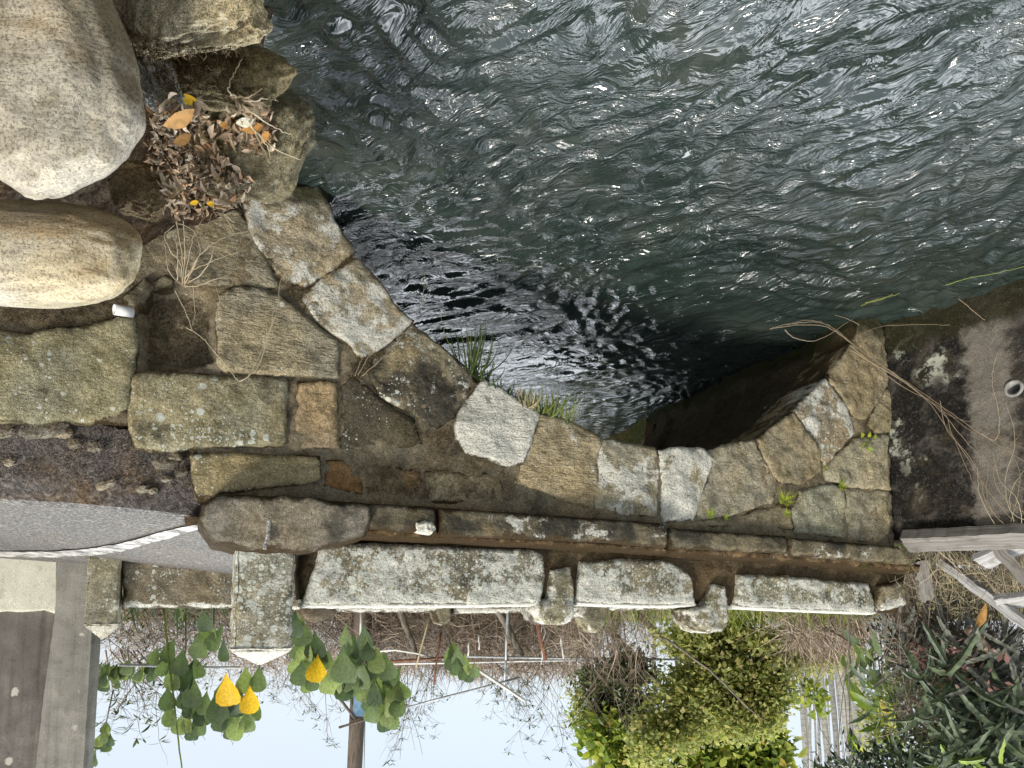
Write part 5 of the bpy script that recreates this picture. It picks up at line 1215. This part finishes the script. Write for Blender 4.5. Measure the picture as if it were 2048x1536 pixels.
# strap leaves behind the far parapet
def straps(px, y, n, h0, h1, w, mat, label, lean=.5, name='strap_plant', spread=.25, cat='plant', seed=3, z0=-.75, grp=None):
    r = random.Random(seed); c = at(px, 1200, y); c.z = z0; mb = MB()
    for i in range(n):
        L = r.uniform(h0, h1); a = r.uniform(0, 6.28); d = Vector((math.cos(a) * r.uniform(.1, lean), math.sin(a) * r.uniform(.1, lean), 1)).normalized(); p = c + Vector((r.gauss(0, spread), r.gauss(0, spread * .6), 0)); vs = []; K = 8; fl = Vector((math.cos(a), math.sin(a), 0)); sd = Vector((-math.sin(a), math.cos(a), 0)); sd = (sd + rvec(.3)).normalized()
        for j in range(K):
            t = j / (K - 1); ww = w * .5 * (1 - t ** 2.5) + .001; vs += [p - sd * ww, p + sd * ww]; p = p + d * (L / K); d = (d + fl * .12 * t * 2 * r.uniform(.6, 1.2) - UP * .10 * t * 2).normalized()
        mb.add(vs, [(2 * j, 2 * j + 1, 2 * j + 3, 2 * j + 2) for j in range(K - 1)])
    return tag(mb.build(name, mat, origin=c), label, cat, grp)
straps(285, 7.5, 26, .8, 1.35, .045, OLIVE, 'dark strap leaved plant behind the parapet near the gate pillar', .6, seed=3)
straps(330, 7.7, 20, .7, 1.2, .04, GREENL, 'green strap leaved plant behind the parapet left of the tall post', .5, seed=4)
stalks('tall_stalk', [[(328, 1215, 7.2), (338, 1320, 7.2), (350, 1420, 7.2), (364, 1540, 7.2), (372, 1620, 7.2)]], lambda x, y, d: at(x, y, d), .012, 'single long pale green stalk rising past the parapet into the sky', 'stalk', LGRASS)

# ---- dry thickets
def thicket(px0, px1, pytop, y0, y1, n, label, mat=TWIGM, r=.0055, seed=1, arch=1.0, leaves=0, lm=OLIVE, up=.3, grp='dry thickets behind the bridge', z0=-.75, fill=0, ftop=None, fl=(.35, .9), sp=1.0):
    global rnd
    rnd = random.Random(seed); root = empty('dry_thicket', at((px0 + px1) / 2, 1200, (y0 + y1) / 2), label, 'shrub', grp); mb = MB(); ml = MB()
    for i in range(n):
        y = U(y0, y1); x = U(px0, px1); a = at(x, 1200, y); a.z = z0 + U(0, .25); h = (at(x, pytop, y).z - z0) * U(.35, 1.08)
        if rnd.random() < up: b = a + Vector((U(-.4, .4) * sp, U(-.3, .3) * sp, h))
        else: b = a + Vector((U(-1.3, 1.3) * sp, U(-.4, .4) * sp, h * U(.3, .9)))
        pts = twig(mb, a, b, r * U(.6, 1.5), r * .35, -U(0, .35) * arch, 7, .07)
        for _ in range(2):
            q = pts[rnd.randrange(3, 8)]; e = q + Vector((U(-.5, .5) * sp, U(-.2, .2), U(-.35, .35) * sp)); p2 = twig(mb, q, e, r * .6, r * .2, U(-.2, .2), 4, .08)
            for _l in range(leaves):
                if rnd.random() < .6: quick_leaf(ml, rnd.choice(p2) + rvec(.03), rvec(), rvec(), U(.04, .09), U(.015, .035))
    for i in range(fill):
        y = U(y0, y1); p = at(U(px0, px1), U(1190, ftop or pytop), y); d = (rvec() + Vector((0, 0, .5))).normalized(); L = U(*fl); w = r * U(.6, 1.2); e = p + d * L; m_ = p.lerp(e, .5) + rvec(.05); sd = d.orthogonal().normalized() * w
        mb.add([p - sd, p + sd, m_ + sd, e, m_ - sd], [(0, 1, 2, 4), (4, 2, 3)])
    mb.build('branches', mat, root)
    if ml.v: ml.build('foliage', lm, root)
    return root
thicket(220, 470, 1345, 8.5, 10.5, 260, 'tangle of dry stems and small leaves behind the parapet by the gate pillar', seed=21, leaves=6, lm=OLIVE, fill=700, ftop=1320)
thicket(470, 760, 1335, 15.5, 19, 420, 'brown dry thicket behind the tall pointed post and the utility pole', seed=22, leaves=3, r=.009, fill=2200, ftop=1335)
thicket(700, 960, 1335, 15.5, 19, 620, 'dense brown brush heaped behind the middle of the parapet', seed=23, up=.15, r=.009, fill=3800, ftop=1335)
thicket(930, 1180, 1345, 15.5, 19, 560, 'brown brush with drooping twigs behind the short round posts', seed=24, up=.25, leaves=1, r=.009, fill=3400, ftop=1345)
thicket(1130, 1320, 1380, 12.6, 14, 150, 'tall bare twiggy shrub under the leaning branches', seed=25, up=.5, leaves=2, fill=400, ftop=1300)
thicket(1570, 1730, 1290, 9, 12, 420, 'pale straw coloured brush in front of the palms', mat=TWIGM, r=.005, seed=26, up=.3, sp=.5, fill=1500, ftop=1285)
# sparse upright shrubs with little leaf rosettes against the sky
def upshrub(px0, px1, pybase, tops, y, label, seed):
    global rnd
    rnd = random.Random(seed); root = empty('sparse_shrub', at((px0 + px1) / 2, 1200, y), label, 'shrub', 'sparse shrubs against the sky'); mb = MB(); ml = MB()
    def ros(p):
        for i in range(rnd.randint(3, 7)):
            a = U(0, 6.28); leaf(ml, p, Vector((math.cos(a), math.sin(a) * .6, U(-.1, .7))), Vector((0, 0, 1)), U(.10, .19), U(.022, .036), EL, .2, U(.1, .5))
    for (x, yt) in tops:
        b = at(U(px0, px1), pybase, y + U(-.3, .3)); e = at(x, yt, y + U(-.3, .3)); pts = twig(mb, b, e, .010, .0035, 0, 8, .03, 4)
        for _ in range(4):
            q = pts[rnd.randrange(2, 8)]; e2 = q + Vector((U(-.35, .35), U(-.2, .2), U(.15, .55))); p2 = twig(mb, q, e2, .005, .002, 0, 4, .05)
            if rnd.random() < .6: ros(p2[-1])
            for _k in range(2):
                q3 = rnd.choice(p2); e3 = q3 + Vector((U(-.2, .2), U(-.1, .1), U(.05, .3))); twig(mb, q3, e3, .003, .0014, 0, 3, .05)
                if rnd.random() < .4: ros(e3)
        if rnd.random() < .6: ros(pts[-1])
    mb.build('branches', TWIGM, root); ml.build('foliage', OLIVE, root); return root
upshrub(210, 340, 1300, [(230, 1400), (250, 1380), (285, 1395), (300, 1370), (330, 1395), (320, 1360), (270, 1360), (345, 1400)], 9.0, 'sparse leafy shrub against the sky between gate pillar and hanging branch', 31)
upshrub(540, 660, 1300, [(560, 1390), (600, 1400), (620, 1420), (650, 1430), (545, 1370), (655, 1480), (585, 1380), (570, 1360), (700, 1400)], 15.0, 'sparse twiggy shrub against the sky left of the utility pole', 32)
upshrub(780, 900, 1300, [(790, 1500), (800, 1520), (815, 1480), (830, 1500), (835, 1460), (845, 1510), (860, 1420), (780, 1520), (850, 1390), (880, 1400), (870, 1370)], 15.2, 'spray of long thin twigs beside the leaf stack right of the utility pole', 33)
upshrub(940, 1160, 1300, [(960, 1400), (985, 1370), (1000, 1395), (1020, 1480), (980, 1440), (1040, 1410), (1060, 1395), (1070, 1460), (1105, 1440), (1115, 1400), (1120, 1500), (1150, 1480), (1130, 1440), (1145, 1536), (1085, 1380), (1035, 1450), (1010, 1420), (1160, 1500)], 15.4, 'wide sparse shrub of fine twigs against the middle of the sky', 34)
upshrub(1150, 1300, 1300, [(1160, 1400), (1190, 1420), (1240, 1400), (1280, 1410), (1210, 1380), (1300, 1380), (1260, 1440)], 9.9, 'twiggy shrub in front of the dark tree', 35)

# ---- utility pole, pipes
rnd = random.Random(5)
up_ = empty('utility_pole', at(722, 1180, 15.6), 'weathered wooden utility pole with a blue sheet fixed to it', 'pole', None)
mb = MB(); pts = [at(728, 1130, 15.6), at(724, 1228, 15.6), at(714, 1440, 15.6), at(709, 1540, 15.6), at(700, 1760, 15.6)]
mb.tube(pts, [.18, .172, .165, .16, .152], 14); mb.build('shaft', WOODY, up_)
mb = MB(); c = at(722, 1400, 15.38); mb.box(c, (.155, 0, 0), (0, .02, 0), (.016, 0, .34)); mb.build('blue_sheet', BLUE, up_, smooth=False)
mb = MB(); mb.tube([at(678, 1455, 15.36), at(752, 1433, 15.36)], .026, 6); mb.build('crossbar', WOODY, up_)
mb = MB(); mb.tube([at(710, 1437, 15.36), at(668, 1382, 15.3), at(655, 1355, 15.3)], .03, 6); mb.build('brace', WOODY, up_)
mb = MB(); mb.tube([at(730, 1440, 15.4), at(728, 1540, 15.4), at(722, 1760, 15.4)], .010, 5); mb.build('conduit', GALV, up_)
fr_ = empty('pipe_trellis', at(1100, 1250, 14.8), 'low trellis of thin metal pipes tied together among the brush', 'trellis')
def pipe(a, b, y, r, mat, name='pipe', y2=None):
    mb = MB(); p, q = at(*a, y), at(*b, y2 or y); mb.tube([p, p.lerp(q, .33) + rvec(.006), p.lerp(q, .66) + rvec(.006), q], r, 7); return mb.build(name, mat, fr_)
pipe((930, 1313), (1455, 1322), 14.79, 0.0232, GALV); pipe((760, 1328), (1180, 1320), 14.94, 0.0203, WHITEP); pipe((1018, 1160), (1008, 1400), 14.72, 0.0305, GALV, 'upright'); pipe((1460, 1150), (1448, 1352), 14.72, 0.0305, GALV, 'upright'); pipe((1548, 1150), (1530, 1412), 14.21, 0.0348, GALV, 'upright'); pipe((1060, 1150), (1090, 1320), 14.64, 0.0508, RUST, 'upright')
pipe((815, 1415), (1040, 1355), 14.50, 0.0232, GALV, 'rail'); pipe((770, 1324), (900, 1314), 14.86, 0.0261, RUST, 'rail'); pipe((950, 1335), (1050, 1402), 14.36, 0.0319, WHITEP, 'brace'); pipe((722, 1225), (720, 1300), 14.50, 0.0232, WHITEP, 'upright'); pipe((860, 1230), (832, 1335), 14.36, 0.0174, STRAW, 'upright'); pipe((882, 1265), (868, 1370), 14.36, 0.0203, RUST, 'upright')
pipe((1122, 1270), (1128, 1318), 14.50, 0.0232, WHITEP, 'upright'); pipe((958, 1270), (958, 1300), 14.50, 0.0145, WHITEP, 'upright'); pipe((938, 1285), (936, 1312), 14.50, 0.0174, WHITEP, 'upright'); pipe((1520, 1215), (1540, 1345), 14.06, 0.0232, RUST, 'upright'); pipe((1012, 1270), (1012, 1320), 14.50, 0.0145, WHITEP, 'upright')
mb = MB(); mb.tube([at(x, y, 14.9) for x, y in ((756, 1303), (790, 1300), (830, 1306), (870, 1316))], .02, 6); mb.build('bent_pipe', WHITEP, fr_)
mb = MB(); mb.tube([at(x, y, 7.4) for x, y in ((480, 1335), (430, 1335), (380, 1333), (240, 1330))], .014, 6); tag(mb.build('white_hose', WHITEP), 'thin white hose running level behind the tall pointed post', 'hose')
mb = MB()
for s_ in ([(1082, 1238), (1090, 1265), (1084, 1290), (1086, 1320)], [(1086, 1238), (1080, 1270), (1088, 1300), (1083, 1330)]): mb.tube([at(x, y, 14.6) + rvec(.01) for x, y in s_], .009, 4)
tag(mb.build('string', WHITEP), 'pale string tied to the rusty upright among the brush', 'string')

# ---- leaning limbs of a felled tree
def limb(name, pts, r0, r1, y, label, yy=None):
    mb = MB(); P_ = [at(a, b, y + (yy or 0) * i / len(pts)) for i, (a, b) in enumerate(pts)]; out = []
    for i in range(len(P_) - 1):
        for j in range(6): out.append(P_[i].lerp(P_[i + 1], j / 6) + rvec(.006))
    out.append(P_[-1]); mb.tube(out, [r0 + (r1 - r0) * i / len(out) for i in range(len(out))], 8); return tag(mb.build(name, BARK), label, 'branch', 'leaning bare limbs')
limb('bare_limb', [(1200, 1150), (1265, 1215), (1310, 1265), (1372, 1322), (1480, 1390), (1560, 1440)], .09, .02, 14.3, 'longest bare grey limb leaning across the brush under the pipe')
limb('bare_limb', [(1150, 1180), (1210, 1252), (1262, 1305), (1330, 1380)], .095, .03, 14.4, 'thick bare limb leaning behind the first round topped far post')
limb('bare_limb', [(980, 1190), (1010, 1245), (1045, 1312)], .10, .05, 14.9, 'short thick bare limb leaning by the galvanised upright')
limb('bare_limb', [(790, 1190), (815, 1262), (838, 1320)], .08, .045, 15.2, 'dark bare limb leaning behind the middle far post')
limb('bare_limb', [(1320, 1270), (1420, 1340), (1500, 1420), (1545, 1450)], .02, .006, 10.8, 'thin bare limb slanting over the green bushes')

# ---- leafy bushes and trees
EL4 = [(0, .1), (.3, .9), (.62, .95), (1, .08)]
def bush(name, y, blobs, n, L0, L1, asp, mat, label, cat='bush', seed=1, grp='bushes beyond the bridge', stem=True, clump=26, ydep=.9, zbase=-.8, droop=.3):
    """blobs: (px, py, rx, ry) ellipses of crown in the view; each is a clumpy volume of leaves"""
    global rnd
    rnd = random.Random(seed); c0 = at(blobs[0][0], 1200, y); root = empty(name, Vector((c0.x, c0.y, zbase)), label, cat, grp); mb = MB(); ms = MB(); tot = sum(b[2] * b[3] for b in blobs)
    for bx, by, rx, ry in blobs:
        cc = at(bx, by, y); ax, az = pxl(rx, y), pxl(ry, y); m = max(3, int(n * rx * ry / tot / clump))
        for _ in range(m):
            while True:
                q = Vector((U(-1, 1), U(-1, 1), U(-1, 1)))
                if .25 < q.length < 1: break
            q = q * (.75 + .35 * rnd.random()); k_ = cc + Vector((q.x * ax, q.y * max(ydep * .8, ax * .6), q.z * az)); cr = (.10 + .16 * rnd.random()) * (L1 / .12) ** .35; tint = rvec(.3)
            for _l in range(int(clump * U(.5, 1.5))):
                p = k_ + rvec(cr * .55); out = (p - cc).normalized(); d = (rvec(.7) + out * .5 - Vector((0, 0, droop))).normalized(); nr = (Vector((0, -.35, .9)) + rvec(.5)).normalized()
                L = U(L0, L1) * rnd.choice((.6, .85, 1, 1, 1.25))
                if L0 > .12: leaf(mb, p, d, nr, L, L * asp, EL4, .2, .25)
                else: quick_leaf(mb, p, d, nr, L, L * asp)
        if stem and (bx, by, rx, ry) == tuple(blobs[0]):
            for _ in range(4):
                ms = MB(); twig(ms, Vector((cc.x + U(-.2, .2), y + U(-.2, .2), zbase)), cc + Vector((U(-.6, .6) * ax, U(-.3, .3), U(-.2, .8) * az)), .022 if y > 9 else .007, .006 if y > 9 else .003, 0, 6, .05, 5); ms.build('stem', BARK, root)
    mb.build('foliage', mat, root)
    return root
bush('dark_tree', 14.5, [(1240, 1400, 55, 70), (1200, 1370, 40, 50), (1280, 1440, 40, 50), (1260, 1340, 60, 40), (1215, 1440, 30, 40)], 8000, .09, .17, .4, OLIVE, 'dark olive tree behind the bare twigs', 'tree', 41, 'bushes beyond the bridge')
bush('hibiscus_bush', 11.8, [(1380, 1400, 80, 60), (1430, 1340, 90, 50), (1330, 1470, 70, 50), (1440, 1420, 70, 50), (1300, 1490, 40, 50), (1400, 1280, 80, 36), (1480, 1275, 60, 36)], 19000, .065, .12, .62, HIB, 'olive and yellow green bush filling the middle behind the slanting pipe', seed=42)
bush('hibiscus_bush', 11.4, [(1525, 1360, 52, 50), (1540, 1390, 30, 36), (1480, 1430, 50, 40), (1520, 1430, 34, 34), (1560, 1325, 36, 22), (1630, 1318, 60, 12), (1540, 1290, 60, 26)], 12000, .06, .11, .62, HIB, 'yellow green bush dotted with red flowers left of the palms', seed=43)
bush('hibiscus_bush', 14.8, [(1160, 1400, 20, 40), (1165, 1440, 25, 30), (1150, 1385, 12, 20)], 1300, .05, .09, .6, HIB, 'yellow tipped bush at the edge of the open sky', seed=44)
bush('broadleaf_bush', 14.2, [(1200, 1470, 45, 30), (1240, 1500, 50, 35), (1270, 1530, 60, 30), (1220, 1440, 35, 25), (1250, 1570, 70, 40)], 3600, .122, .22, .66, BIGL, 'lime green broad leaved bush next to the open sky', seed=45, clump=9)
bush('broadleaf_bush', 13.8, [(1400, 1500, 60, 40), (1500, 1500, 70, 40), (1530, 1520, 30, 30), (1535, 1480, 26, 26), (1450, 1570, 120, 40)], 6200, .122, .22, .66, BIGL, 'wide lime green broad leaved bush between two palm trunks', seed=46, clump=9)
bush('broadleaf_bush', 13.2, [(1612, 1385, 14, 18), (1608, 1412, 10, 14)], 110, .13, .22, .62, BIGL, 'small lime leaf cluster at the left edge of the palm stand', seed=47, clump=8)
bush('hibiscus_bush', 11.5, [(1762, 1420, 12, 30), (1772, 1460, 12, 34), (1756, 1370, 12, 20), (1766, 1492, 10, 14)], 2200, .055, .10, .55, HIB, 'rusty green bush right of the palm stand', seed=48)
bush('banana_plant', 11.0, [(1800, 1430, 14, 30), (1796, 1456, 10, 20)], 40, .3, .55, .42, BIGL, 'big pale leaved plant between the palms and the cactus tangle', 'plant', 49, clump=6)
straps(1500, 10.6, 150, 1.0, 1.45, .022, LGRASS, 'tall yellow green grass in front of the flowering bush', .45, 'tall_grass', .55, 'grass', 50, -.8, 'tall grass clumps')
straps(1640, 8.8, 260, .8, 1.22, .020, LGRASS, 'tall green grass at the foot of the palm stand', .5, 'tall_grass', .6, 'grass', 51, -.8, 'tall grass clumps')
straps(1340, 11, 120, .9, 1.4, .022, LGRASS, 'tall grass behind the second round topped post', .45, 'tall_grass', .5, 'grass', 52, -.8, 'tall grass clumps')
mb = MB(); rnd = random.Random(77)
FLOW = leaf_mat('red_petal', [(0, (.55, .06, .02)), (1, (.65, .14, .03))], .5, .2)
for (x, y) in [(1572, 1325), (1555, 1378), (1560, 1400), (1588, 1350), (1605, 1395), (1512, 1390), (1480, 1432), (1530, 1445)]:
    root = at(x, y, 15.65)
    mb = MB()
    for i in range(5): leaf(mb, root, Vector((math.cos(i * 1.256), -.4, math.sin(i * 1.256))), Vector((0, -1, 0)), .045, .035, OV, .1, .2)
    tag(mb.build('red_flower', FLOW, origin=root), 'tiny red blossom on the flowering bush left of the palms', 'flower', 'red blossoms')

# ---- areca palms: slender ringed trunks
PALMB = NT('palm_bark'); _p = PALMB.pos(False); _z = PALMB.sep(_p, 2); _w = PALMB.math('FRACT', PALMB.math('MULTIPLY', _z, 7.5)); _n = PALMB.noise(_p, 16, 5)
_c = PALMB.mix(PALMB.mr(_n, .3, .7), (.27, .26, .23), (.46, .45, .42)); _c = PALMB.mix(PALMB.mr(_w, .86, .93), _c, (.24, .23, .205)); PALMB.bsdf(_c, .85, PALMB.bump(_w, .25, .01), .15); PALMB = PALMB.m
def palm(x0, x1, wpx, y, label, seed):
    global rnd
    rnd = random.Random(seed); base = at(x0 - (x1 - x0) * .9, 1180, y); base.z = -.8; root = empty('areca_palm', base, label, 'palm', 'areca palms beyond the bushes'); t1 = at(x1, 1540, y); d = (t1 - at(x0, 1340, y)); top = t1 + d * U(1.2, 1.8); r = pxl(wpx, y) / 2
    mb = MB(); K = 16; pts = [base.lerp(top, i / K) + Vector((rnd.gauss(0, .01), 0, 0)) for i in range(K + 1)]; mb.tube(pts, [r * (1.15 - .35 * i / K) for i in range(K + 1)], 10); mb.build('trunk', PALMB, root)
    ml = MB()
    for i in range(7):
        a = 6.283 * i / 7 + U(-.3, .3); dd = Vector((math.cos(a), math.sin(a), U(.5, 1.2))).normalized(); p = Vector(top); L = U(1.5, 2.1); prev = None
        for j in range(9):
            q = p + dd * (L / 9); dd = (dd - Vector((0, 0, .22))).normalized(); sd = dd.cross(UP).normalized()
            ml.tube([p, q], .012, 3, False)
            if j > 1:
                for s_ in (-1, 1): leaf(ml, p, sd * s_ + dd * .5 - UP * .3, UP, .55 * (1 - abs(j - 5) / 9), .05, EL, .1, .3)
            p = q
    ml.build('crown', OLIVE, root); return root
PL = [(1358, 1371, 13, 15.5, 'single ringed palm trunk standing among the olive bushes'), (1480, 1489, 19, 14.0, 'palm trunk cut across by lime leaves, left of the flowering bush'), (1178, 1180, 6, 19, 'thin palm trunk at the very edge of the open sky'), (1194, 1197, 7, 18, 'thin palm trunk beside the one edging the sky'), (1228, 1229, 6, 19, 'thin palm trunk behind the lime bush by the sky'), (1239, 1241, 8, 18, 'paler palm trunk in front of the dark tree'), (1308, 1310, 7, 19, 'short visible palm trunk between lime bush and olive bush'),
      (1604, 1608, 5, 21, 'leftmost hair thin trunk of the palm stand'), (1612, 1617, 4, 22, 'hair thin palm trunk next to the leftmost of the stand'), (1618, 1622, 5, 21, 'third thin trunk from the left in the palm stand'), (1603, 1612, 11, 17, 'pale stouter trunk at the left edge of the palm stand'), (1626, 1634, 4, 22, 'dark thin trunk left of the slanting grey trunk'), (1632, 1642, 6, 20, 'grey trunk in the left half of the palm stand'), (1642, 1657, 12, 16, 'stout ringed trunk in the left half of the palm stand'), (1652, 1664, 4, 22, 'dark thin trunk right of the stout ringed one'), (1662, 1678, 11, 17, 'medium trunk in the centre of the palm stand'), (1672, 1690, 5, 21, 'thin dark trunk behind the tallest pale one'), (1682, 1708, 19, 14.5, 'widest pale trunk leaning right in the palm stand'), (1695, 1713, 5, 20, 'thin trunk hugging the widest pale one'), (1706, 1722, 12, 16, 'medium pale trunk right of the widest one'), (1720, 1736, 19, 14.2, 'broad ringed trunk at the right edge of the stand'), (1752, 1758, 4, 21, 'thin trunk glimpsed through the rusty bush'), (1775, 1786, 5, 20, 'thin trunk glimpsed left of the cactus tangle'), (1790, 1800, 4, 21, 'farthest right thin trunk before the cactus tangle')]
for i, q in enumerate(PL): palm(*q, seed=300 + i)

# ---- dragon-fruit cactus tangle on the left bank, dark broad leaves, roots
def cactus(px, py0, py1, y, n, label, seed, wpx=40, L0=.5, L1=1.1, mat=None, ydep=.35):
    global rnd
    rnd = random.Random(seed); c = at(px, (py0 + py1) / 2, y); root = empty('climbing_cactus', Vector((c.x, c.y, -.75)), label, 'cactus', 'cactus tangle on the bank'); mb = MB()
    for i in range(n):
        x = px + U(-wpx, wpx); p = at(x, U(py0, py1), y + U(-ydep, ydep)); d = Vector((U(-1, .55 if x < 1900 else 1), U(-.6, .3), U(-.9, 1))).normalized(); L = U(L0, L1) * (.75 if x < 1880 else 1); r = U(.010, .022); K = 14; pts = []; rad = []
        ang = U(0, 6.28); vs = []
        a = d.orthogonal().normalized()
        for j in range(K + 1):
            t = j / K; pts.append(Vector(p)); b2 = d.cross(a).normalized(); a = b2.cross(d).normalized()
            for q in range(6):
                w = ang + 2 * math.pi * q / 6; rr_ = (r * 1.45 * (1 + .22 * math.cos(j * 2.1))) if q % 2 == 0 else r * .42
                rr_ *= (1 - t ** 5 * .9); vs.append(p + (a * math.cos(w) + b2 * math.sin(w)) * rr_)
            p = p + d * (L / K); d = (d + rvec(.05) - UP * .035).normalized()
        mb.add(vs, [(j * 6 + q, j * 6 + (q + 1) % 6, (j + 1) * 6 + (q + 1) % 6, (j + 1) * 6 + q) for j in range(K) for q in range(6)])
    mb.build('stem', mat or CACT, root, smooth=False); return root
CACT = simple('cactus_skin', (.03, .05, .024), (.12, .15, .08), 16, .45, 5, (1, 1, 1), .3, .004, .4)
CACT2 = simple('grey_cactus_skin', (.055, .06, .045), (.19, .195, .155), 26, .6, 5, (1, 1, 1), .4, .004, .25)
CACT3 = simple('young_cactus_skin', (.14, .22, .03), (.26, .34, .06), 10, .45, 4, (1, 1, 1), .2, .003, .4)
cactus(1830, 1235, 1330, 6.9, 70, 'upright greyish cactus stems crowded behind the end of the parapet', 401, 60, .25, .55, CACT2)
cactus(1985, 1260, 1400, 6.2, 110, 'grey scaly cactus stems below the long thin batten', 402, 70, .2, .5, CACT2)
cactus(1940, 1330, 1500, 6.2, 110, 'dark green ribbed cactus stems sprawling against the sky', 403, 110, .2, .6)
cactus(1990, 1440, 1570, 6.1, 110, 'dark cactus stems massed in the outer corner', 404, 80, .25, .6)
cactus(1960, 1490, 1560, 5.7, 9, 'bright young cactus shoots in front of the dark stems', 405, 70, .2, .32, CACT3)
cactus(1880, 1490, 1590, 6.4, 50, 'dark cactus arms hanging among the glossy leaves', 406, 90, .2, .55)
bush('glossy_shrub', 7.0, [(1700, 1545, 60, 24), (1790, 1522, 50, 36), (1870, 1520, 60, 50), (1760, 1560, 90, 30), (1940, 1540, 80, 40)], 3000, .06, .12, .36, DARKG, 'dark glossy leaved shrub along the edge of the sky by the palms', seed=411, clump=14, zbase=-.75)
bush('glossy_shrub', 7.6, [(1870, 1300, 80, 60), (1940, 1340, 100, 70), (2030, 1380, 60, 80), (1870, 1400, 80, 60), (1990, 1460, 90, 70), (1830, 1260, 60, 40)], 9000, .05, .11, .34, DARKG, 'deep dark leafy undergrowth behind the cactus stems', seed=412, clump=18, zbase=-.75)
bush('glossy_shrub', 7.2, [(1785, 1345, 14, 26), (1800, 1375, 14, 20), (1816, 1390, 12, 16)], 170, .18, .30, .26, GREENL, 'green pointed leaf rosette at the edge of the cactus tangle', seed=413, clump=12, zbase=-.75)
bush('red_shrub', 6.25, [(1885, 1305, 22, 20), (1898, 1340, 14, 18), (1870, 1325, 14, 14), (1925, 1400, 8, 16)], 260, .05, .09, .42, RED, 'dull red leaved shrub in the middle of the cactus tangle', seed=414, clump=14, zbase=-.75)
thicket(1790, 2060, 1420, 6.5, 7.3, 330, 'grey dead roots and stems tangled through the cactus', mat=TWIGM, r=.0032, seed=415, up=.3, sp=.3, fill=1500, ftop=1480, fl=(.1, .35), z0=-.72, grp='dead stems on the bank')
thicket(1850, 2060, 1190, 5.5, 6.1, 130, 'straw coloured roots heaped about the old timbers', mat=STRAW, r=.003, seed=416, up=.2, sp=.35, z0=-.72, grp='dead stems on the bank')
mb = MB(); p = at(1955, 1275, 6.0); mb.tube([at(1935, 1258, 6.0), at(1958, 1280, 6.0), at(1985, 1308, 6.0)], [.035, .04, .03], 9); tag(mb.build('broken_branch', simple('peeled_wood', (.30, .20, .12), (.48, .38, .27), 18, .85, 5), origin=p), 'broken branch end of peeled orange brown wood among the cactus', 'branch')
mb = MB(); leaf(mb, at(1950, 1265, 5.9), Vector((-.4, -.2, -1)), Vector((0, -1, .3)), pxl(62, 5.9), pxl(20, 5.9), EL, .2, .1); tag(mb.build('withered_leaf', ORANGE), 'long drooping withered leaf, half green and half orange, under the long thin batten', 'leaf')
